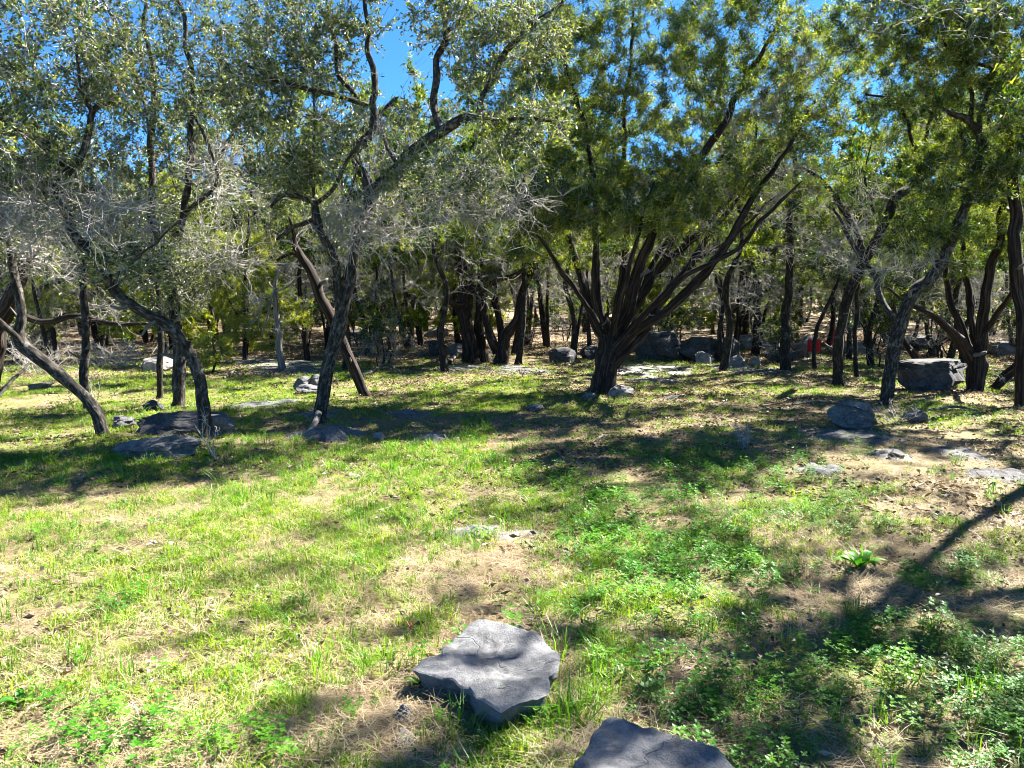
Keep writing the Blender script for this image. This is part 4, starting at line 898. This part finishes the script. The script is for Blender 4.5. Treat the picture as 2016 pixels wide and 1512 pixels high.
def tuft(n, h, w_, spreadr, lean, dry):
    def f(b, r):
        a = r.uniform(0, 2 * np.pi, n); q = np.sqrt(r.uniform(size=n)) * spreadr
        P = np.stack([np.cos(a) * q, np.sin(a) * q, np.full(n, -.008)], -1)
        a2 = a + r.normal(size=n) * .8
        le = np.abs(r.normal(size=n)) * lean
        D = np.stack([np.cos(a2) * le, np.sin(a2) * le, np.ones(n)], -1)
        blade_batch(b, P, D, h * r.uniform(.5, 1.15, n), w_ * r.uniform(.7, 1.3, n), r.uniform(.1, .55, n), r, (r.uniform(size=n) < dry) * r.uniform(.5, 1, n))
    return f
def straw(n, L, w_, spreadr):
    def f(b, r):
        a = r.uniform(0, 2 * np.pi, n); q = np.sqrt(r.uniform(size=n)) * spreadr
        P = np.stack([np.cos(a) * q, np.sin(a) * q, r.uniform(.0, .016, n)], -1)
        a2 = r.uniform(0, 2 * np.pi, n)
        D = np.stack([np.cos(a2), np.sin(a2), r.normal(size=n) * .18 + .08], -1)
        blade_batch(b, P, D, L * r.uniform(.4, 1.2, n), w_ * r.uniform(.6, 1.4, n), r.uniform(-.1, .25, n), r, r.uniform(0, .5, n))
    return f
def clover(n, h, spreadr, ls):
    def f(b, r):
        for _ in range(n):
            a = r.uniform(0, 2 * np.pi); q = math.sqrt(r.uniform()) * spreadr; hh = h * r.uniform(.4, 1.1)
            x, y = math.cos(a) * q, math.sin(a) * q; tx, ty = x * 1.25 + r.normal() * .008, y * 1.25 + r.normal() * .008
            s = norm(np.array([-y, x, 0.0]) + 1e-6) * .0012
            b.add([np.array([x, y, 0]) - s, np.array([x, y, 0]) + s, np.array([tx, ty, hh])], None, [[0, 1, 2]], tint=np.full(3, .1))
            m = r.integers(3, 6); a0 = r.uniform(0, 6.28)
            an = a0 + np.arange(m) * 2 * np.pi / m + r.normal(size=m) * .15
            D = np.stack([np.cos(an), np.sin(an), r.uniform(-.1, .45, m)], -1); S = np.stack([-np.sin(an), np.cos(an), 0 * an], -1)
            L = ls * r.uniform(.7, 1.2, m)[:, None]; c = np.array([tx, ty, hh])
            V = np.stack([c + 0 * D, c + D * L * .55 - S * L * .32, c + D * L, c + D * L * .55 + S * L * .32], 1)
            b.add(V, np.arange(m * 4).reshape(m, 4), None, tint=np.zeros(m * 4))
    return f
def litter(n, L, spreadr):
    def f(b, r):
        a = r.uniform(0, 2 * np.pi, n); q = np.sqrt(r.uniform(size=n)) * spreadr
        P = np.stack([np.cos(a) * q, np.sin(a) * q, r.uniform(.004, .02, n)], -1)
        D = r.normal(size=(n, 3)) * (1, 1, .25)
        leaves_oak(b, P, D, L * r.uniform(.6, 1.2, n), L * .24 * r.uniform(.7, 1.2, n), r.uniform(0, 1, n), r)
    return f
G_GREEN = blade_mat('meadow_grass', (.045, .135, .005), (.115, .235, .008), (.25, .345, .025), .42, .03)
G_LUSH = blade_mat('lush_grass', (.03, .115, .005), (.08, .215, .010), (.16, .31, .025), .42, .03)
G_STRAW = blade_mat('dry_straw', (.12, .085, .055), (.26, .195, .125), (.42, .34, .235), .2, .02)
G_CLOV = blade_mat('clover_leaf', (.014, .085, .006), (.042, .155, .009), (.10, .235, .018), .38, .02)
G_LIT = leaf_mat('fallen_leaf', [(0, (.05, .032, .022)), (.6, (.16, .11, .07)), (1, (.34, .27, .20))], .1, .02)

def scatter(name, label, protos, P, scale, tilt, idx, r):
    c = bpy.data.collections.new(name + '_kinds')
    for o in protos: c.objects.link(o)
    n = len(P)
    rot = np.stack([r.normal(size=n) * tilt, r.normal(size=n) * tilt, r.uniform(0, 6.283, n)], -1)
    me = mesh(name, P, None, None, {'rot': rot, 'scl': scale})
    ia = me.attributes.new('pick', 'INT', 'POINT'); ia.data.foreach_set('value', idx.astype(np.int32))
    o = obj(name, me, kind='stuff', label=label)
    g = bpy.data.node_groups.new(name, 'GeometryNodeTree')
    g.interface.new_socket('Geometry', in_out='INPUT', socket_type='NodeSocketGeometry'); g.interface.new_socket('Geometry', in_out='OUTPUT', socket_type='NodeSocketGeometry')
    gi = g.nodes.new('NodeGroupInput'); go = g.nodes.new('NodeGroupOutput')
    ci = g.nodes.new('GeometryNodeCollectionInfo'); ci.inputs['Collection'].default_value = c; ci.inputs['Separate Children'].default_value = True; ci.inputs['Reset Children'].default_value = True
    iop = g.nodes.new('GeometryNodeInstanceOnPoints'); iop.inputs['Pick Instance'].default_value = True
    def attr(nm, ty):
        a = g.nodes.new('GeometryNodeInputNamedAttribute'); a.data_type = ty; a.inputs['Name'].default_value = nm
        return a.outputs['Attribute']
    e2r = g.nodes.new('FunctionNodeEulerToRotation'); g.links.new(attr('rot', 'FLOAT_VECTOR'), e2r.inputs[0])
    g.links.new(gi.outputs[0], iop.inputs['Points']); g.links.new(ci.outputs[0], iop.inputs['Instance'])
    g.links.new(attr('pick', 'INT'), iop.inputs['Instance Index']); g.links.new(e2r.outputs[0], iop.inputs['Rotation'])
    g.links.new(attr('scl', 'FLOAT'), iop.inputs['Scale']); g.links.new(iop.outputs[0], go.inputs[0])
    md = o.modifiers.new('scatter', 'NODES'); md.node_group = g
    return o

def wedge(n, y0, y1, r, p=1.0, k=.74):
    """random ground points of the visible clearing and a margin round it; p steers density towards the near side"""
    t = r.uniform(size=n)
    y = (y0 ** (2 - p) + t * (y1 ** (2 - p) - y0 ** (2 - p))) ** (1 / (2 - p)) if p != 2 else y0 * (y1 / y0) ** t
    x = r.uniform(-1, 1, n) * (k * y + 1.0)
    return x, y
def plants():
    r = np.random.default_rng(5)
    def prep(n, y0, y1, p):
        x, y = wedge(n, y0, y1, r, p); z = gz(x, y); u, v = to_px(x, y, z)
        return x, y, z, u, v
    fade = lambda y: np.clip((24 - y) / 9, .12, 1)
    # short meadow grass
    x, y, z, u, v = prep(100000, 1.6, 26, 1.25)
    den = .66 + 1.0 * fbm2(x * .75, y * .75, 3, 21) + .6 * fbm2(x * 3, y * 3, 2, 23)
    den = den * (1 - .88 * ellipses(u, v, BARE)) + .35 * ellipses(u, v, TALL) - .25 * ellipses(u, v, CLOV) - .25 * np.clip((u - 1450) / 600, 0, 1)
    keep = r.uniform(size=len(x)) < np.clip(den, .02, 1) * fade(y)
    P = np.stack([x, y, z], -1)[keep]
    protos = [proto('grass_tuft', tuft(15, .042 + .012 * k, .0024, .036, .55, .2), G_GREEN, k) for k in range(5)]
    sc_ = r.uniform(.65, 1.25, len(P)) * (1 + .035 * np.clip(P[:, 1] - 8, 0, 20))
    scatter('meadow_grass', 'short bright green grass growing thinly over the clearing', protos, P, sc_, .1, r.integers(0, 5, len(P)), r)
    # taller lush tufts
    x, y, z, u, v = prep(16000, 1.7, 20, 1.2)
    den = .9 * ellipses(u, v, TALL, .6) + .06 * np.clip(fbm2(x * .8, y * .8, 3, 31) + .15, 0, 1) * (1 - ellipses(u, v, BARE) * .8)
    keep = r.uniform(size=len(x)) < den * fade(y); P = np.stack([x, y, z], -1)[keep]
    protos = [proto('tall_tuft', tuft(22, .11 + .02 * k, .0024, .045, .38, .12), G_LUSH, 20 + k) for k in range(4)]
    scatter('tall_grass', 'taller lush grass tufts across the clearing', protos, P, r.uniform(.55, 1.2, len(P)), .1, r.integers(0, 4, len(P)), r)
    # clover and other low leafy weeds
    x, y, z, u, v = prep(62000, 1.6, 20, 1.3)
    e = ellipses(u, v, CLOV, .6) * np.clip(.75 + .9 * fbm2(x * 1.6, y * 1.6, 3, 41), 0, 1)
    den = e + .10 * np.clip(fbm2(x * 1.1, y * 1.1, 3, 43) + .1, 0, 1)
    keep = r.uniform(size=len(x)) < den * fade(y); P = np.stack([x, y, z], -1)[keep]
    protos = [proto('clover_clump', clover(12, .045 + .015 * k, .05, .0115 + .0022 * k), G_CLOV, 40 + k) for k in range(5)]
    scatter('clover_cover', 'dark green clover and leafy weeds covering the ground', protos, P, r.uniform(.42, 1.0, len(P)), .12, r.integers(0, 5, len(P)), r)
    # straw
    x, y, z, u, v = prep(62000, 1.6, 24, 1.25)
    den = .55 + .5 * ellipses(u, v, BARE) - .25 * ellipses(u, v, CLOV) + .4 * fbm2(x * .9, y * .9, 3, 51)
    keep = r.uniform(size=len(x)) < np.clip(den, .03, 1); P = np.stack([x, y, z], -1)[keep]
    protos = [proto('straw_tuft', straw(18, .085 + .012 * k, .0011, .06), G_STRAW, 60 + k) for k in range(5)]
    scatter('dry_straw', 'matted dry straw lying over the bare patches', protos, P, r.uniform(.7, 1.3, len(P)), .12, r.integers(0, 5, len(P)), r)
    # leaf litter under the trees
    x, y, z, u, v = prep(24000, 2.2, 34, .7)
    den = np.clip(.15 + .5 * np.clip((y - 9) / 6, 0, 1) + .6 * fbm2(x * .5, y * .5, 3, 61) + .25 * np.clip((u - 1300) / 500, 0, 1), .03, 1)
    keep = r.uniform(size=len(x)) < den; P = np.stack([x, y, z], -1)[keep]
    protos = [proto('leaf_scatter', litter(14, .036, .16), G_LIT, 80 + k) for k in range(4)]
    scatter('leaf_litter', 'fallen brown leaf litter strewn under the trees', protos, P, r.uniform(.8, 1.5, len(P)) * (1 + .02 * P[:, 1]), .08, r.integers(0, 4, len(P)), r)
plants()

# ------------------------------------------------------------------ small things
def chair(label, u, v, Y, rot, s=1.0):
    p = at(u, v, Y); z = float(gz(p[0], Y))
    root = thing('folding_chair', label, 'chair', (p[0], Y, z), 'red chairs by the ledge'); root.rotation_euler = (0, 0, rot); root.scale = (s, s, s)
    red = plain('red_canvas', (.62, .015, .02), .7); dk = plain('dark_steel', (.03, .03, .035), .5)
    def panel(name, c, sx, sy, th, tiltx):
        n = 9; q = np.linspace(-1, 1, n); X, Yq = np.meshgrid(q, q)
        sag = -.04 * (1 - X ** 2) * (1 - .3 * Yq ** 2)
        top = np.stack([X * sx, Yq * sy, sag + th / 2], -1).reshape(-1, 3); bot = top - (0, 0, th)
        i = np.arange(n * n).reshape(n, n)
        Q = np.stack([i[:-1, :-1], i[:-1, 1:], i[1:, 1:], i[1:, :-1]], -1).reshape(-1, 4)
        rim = np.concatenate([i[0, :], i[1:, -1], i[-1, -2::-1], i[-2:0:-1, 0]]); rn = np.roll(rim, -1)
        Q = np.concatenate([Q, Q[:, ::-1] + n * n, np.stack([rn, rim, rim + n * n, rn + n * n], -1)])
        V = np.concatenate([top, bot]) @ np.array(Matrix.Rotation(tiltx, 3, 'X')).T + np.array(c)
        obj(name, mesh(name, V, Q, None, None, True, [red]), root)
    panel('seat', (0, 0, .43), .27, .24, .025, .08); panel('backrest', (0, .30, .72), .26, .27, .02, math.radians(76))
    def bar(name, a, b, r_=.012):
        bf = Buf(); P, R = spline(np.array([a, b], float), np.array([r_, r_]), .1); tubes(bf, P[None], R[None], 8, 0, 0, 0, cap=True)
        obj(name, bf.mesh(name, (0, 0, 0), True, [dk]), root)
    for sx in (-1, 1):
        bar('leg', (sx * .27, -.24, -.02), (sx * .27, .22, .46)); bar('leg', (sx * .27, .24, -.02), (sx * .27, -.24, .46)); bar('back_post', (sx * .27, .22, .40), (sx * .27, .37, .98)); bar('armrest', (sx * .28, -.26, .62), (sx * .28, .30, .64), .02)
chair('red folding chair with its back rising beside the tall leaning trunk', 1638, 690, 24, math.radians(200), .78)
chair('red folding chair before the pale boulder by the thin crooked stem', 1602, 702, 21.5, math.radians(160), .62)

def dead_shrub(name, label, u, v, hpx, n, seed, mat, spread=.6, cat='shrub', wide=0):
    r = np.random.default_rng(seed); p = on_ground(u, v); s = p[1] / F; h = hpx * s
    root = thing(name, label, cat, tuple(p)); b = Buf()
    for k in range(n):
        a = r.uniform(0, 6.28); x0 = np.array([r.normal() * (.02 + wide * s * .5), r.normal() * (.02 + wide * s * .25), -.02])
        d = np.array([math.cos(a) * spread, math.sin(a) * spread, 1.0]); L = h * r.uniform(.6, 1.1)
        P = np.array([x0, x0 + d * L * .35 + r.normal(size=3) * L * .06, x0 + d * L * .7 + r.normal(size=3) * L * .08, x0 + d * L + r.normal(size=3) * L * .1])
        R = np.array([.007, .005, .004, .002]) * max(.5, min(1.6, h * 2)); tubes(b, P[None], R[None], 4, 1.0)
        for q in range(4):
            i = r.integers(1, 3); st = P[i] * .5 + P[i + 1] * .5; dd = norm(d + r.normal(size=3) * .9) * L * r.uniform(.15, .45)
            T_ = np.array([st, st + dd * .5 + r.normal(size=3) * L * .03, st + dd]); tubes(b, T_[None], np.array([[.004, .003, .0015]]), 3, 1.0)
            for w2 in range(2):
                st2 = T_[1]; d2 = norm(dd + r.normal(size=3) * np.linalg.norm(dd)) * L * r.uniform(.08, .2)
                tubes(b, np.array([[st2, st2 + d2 * .5, st2 + d2]]), np.array([[.003, .002, .0012]]), 3, 1.0)
    obj('stems', b.mesh('stems', (0, 0, 0), True, [mat]), root, kind='stuff')
dead_shrub('dead_shrub', 'small leafless grey shrub standing in the clearing', 1465, 882, 44, 12, 1, M_PALE, .35)
dead_shrub('brush_pile', 'heap of bleached dead brush behind the slender trunk', 235, 722, 52, 60, 2, M_PALE, 1.1, 'brush', 90)
dead_shrub('brush_pile', 'grey brush lying at the rear of the leaning oak', 60, 735, 60, 40, 3, M_PALE, 1.2, 'brush', 60)
dead_shrub('dead_shrub', 'fine bare brush at the feet of the dark juniper clump', 975, 714, 40, 16, 4, M_PALE, .6)
dead_shrub('dead_shrub', 'dead twigs caught beside the tilted boulder', 1765, 835, 44, 14, 5, M_PALE, 1.3)
dead_shrub('sapling', 'thin bare sapling in front of the curved oak', 425, 905, 110, 3, 6, M_PALE, .35)
dead_shrub('sapling', 'knee high twiggy sapling between the leaning oak and slender trunk', 185, 800, 90, 5, 7, M_SLIM, .4)
dead_shrub('dry_stalk', 'single rust brown dry stalk behind the large slab', 824, 1256, 58, 1, 8, plain('rust_stalk', (.20, .07, .03)), .12, 'stalk')
dead_shrub('dead_shrub', 'scrubby grey brush behind the stone cluster ridge', 830, 700, 34, 16, 9, M_PALE, .9)
dead_shrub('dead_shrub', 'tangle of dead twigs at the edge behind the low leaning stems', 1996, 770, 40, 12, 10, M_PALE, .9)

def fallen(label, pts, mat=M_PALE, seed=0, name='fallen_branch'):
    P, R = [], []
    for (u, v, w_, h) in pts:
        g = on_ground(u, v); P.append(g + np.array([0, 0, h + w_ / 2 / F * g[1]])); R.append(w_ / 2 / F * g[1])
    P = np.array(P); base = P.mean(0); base[2] = float(gz(base[0], base[1]))
    Ps, Rs = spline(P, np.array(R), .06); b = Buf(); tubes(b, Ps[None], Rs[None], 8, 0.0, .15, seed, cap=True)
    o = obj(name, b.mesh(name, base, True, [mat]), None, tuple(base), label=label, category='branch')
fallen('short curved pale stick lying in the straw of the clearing', [(1170, 878, 5, 0), (1178, 868, 5, .02), (1190, 863, 4, .02)], seed=1)
fallen('thin pale twig on the grass behind the large slab', [(1125, 1226, 5, .0), (1145, 1215, 4, .03), (1162, 1210, 3, .05)], seed=2)
fallen('crooked bleached branch on the grass beyond the forked oak', [(700, 742, 6, 0), (730, 738, 6, .03), (760, 728, 5, .1), (790, 738, 4, .02)], seed=3)
fallen('pale fallen branch in front of the strip barked juniper boulders', [(885, 716, 7, 0), (905, 704, 7, .1), (925, 700, 6, .1)], seed=4)
fallen('bleached branch lying across the litter at the foot of the dark block', [(1795, 768, 6, 0), (1785, 758, 6, .02), (1765, 750, 5, .03), (1745, 752, 4, .02)], seed=5)
fallen('dark crooked branch in the shaded grass at the edge of the meadow', [(-10, 800, 6, .05), (25, 768, 6, .15), (45, 755, 5, .22), (60, 742, 4, .3)], M_SLIM, 6)
fallen('root stub poking out before the forked oak', [(604, 862, 12, 0), (618, 852, 12, .05), (628, 838, 14, .12)], M_PALE, 7, 'root_stub')
fallen('long grey stick lying in the shaded litter beside the dark block', [(1560, 800, 5, .01), (1610, 796, 5, .02), (1660, 800, 4, .01)], M_PALE, 8)
fallen('grey stick in the dappled litter past the tilted boulder', [(1830, 812, 6, .01), (1880, 806, 6, .02), (1925, 812, 5, .01)], M_PALE, 9)
fallen('pale stick on the sunny grass near the bent sapling', [(440, 748, 5, .01), (460, 738, 5, .04), (474, 745, 4, .02)], M_PALE, 10)

def broad_weed(label, u, v, n, L, seed):
    r = np.random.default_rng(seed); p = on_ground(u, v); root = thing('broadleaf_weed', label, 'plant', tuple(p))
    for k in range(n):
        a = k * 2.4 + r.uniform(-.3, .3); l = L * r.uniform(.7, 1.1); t = np.linspace(0, 1, 7); wd = l * .16 * np.sin(np.pi * np.clip(t * .9 + .08, 0, 1)) ** .8
        up = r.uniform(.3, .9); c = np.stack([np.cos(a) * t * l * .8, np.sin(a) * t * l * .8, l * up * np.sin(t * 2.2) * .6], -1)
        s = np.array([-math.sin(a), math.cos(a), 0]); V = np.concatenate([c - s * wd[:, None] + (0, 0, .008), c, c + s * wd[:, None] + (0, 0, .008)])
        i = np.arange(7); Q = np.concatenate([np.stack([i[:-1], i[1:], i[1:] + 7, i[:-1] + 7], -1), np.stack([i[:-1] + 7, i[1:] + 7, i[1:] + 14, i[:-1] + 14], -1)])
        obj('leaf', mesh('leaf', V, Q, None, {'tint': np.full(21, 0.0)}, True, [G_CLOV]), root)
broad_weed('broad leaved green weed on bare soil in dappled shade', 1690, 1118, 11, .20, 1)
broad_weed('small rosette weed in the straw at the near corner', 40, 1390, 8, .10, 2)
broad_weed('leafy weed tucked under the shaded edge of the large slab', 822, 1350, 9, .07, 3)
print('TRIANGLES', TRI[0], 'OBJECTS', len(bpy.data.objects))
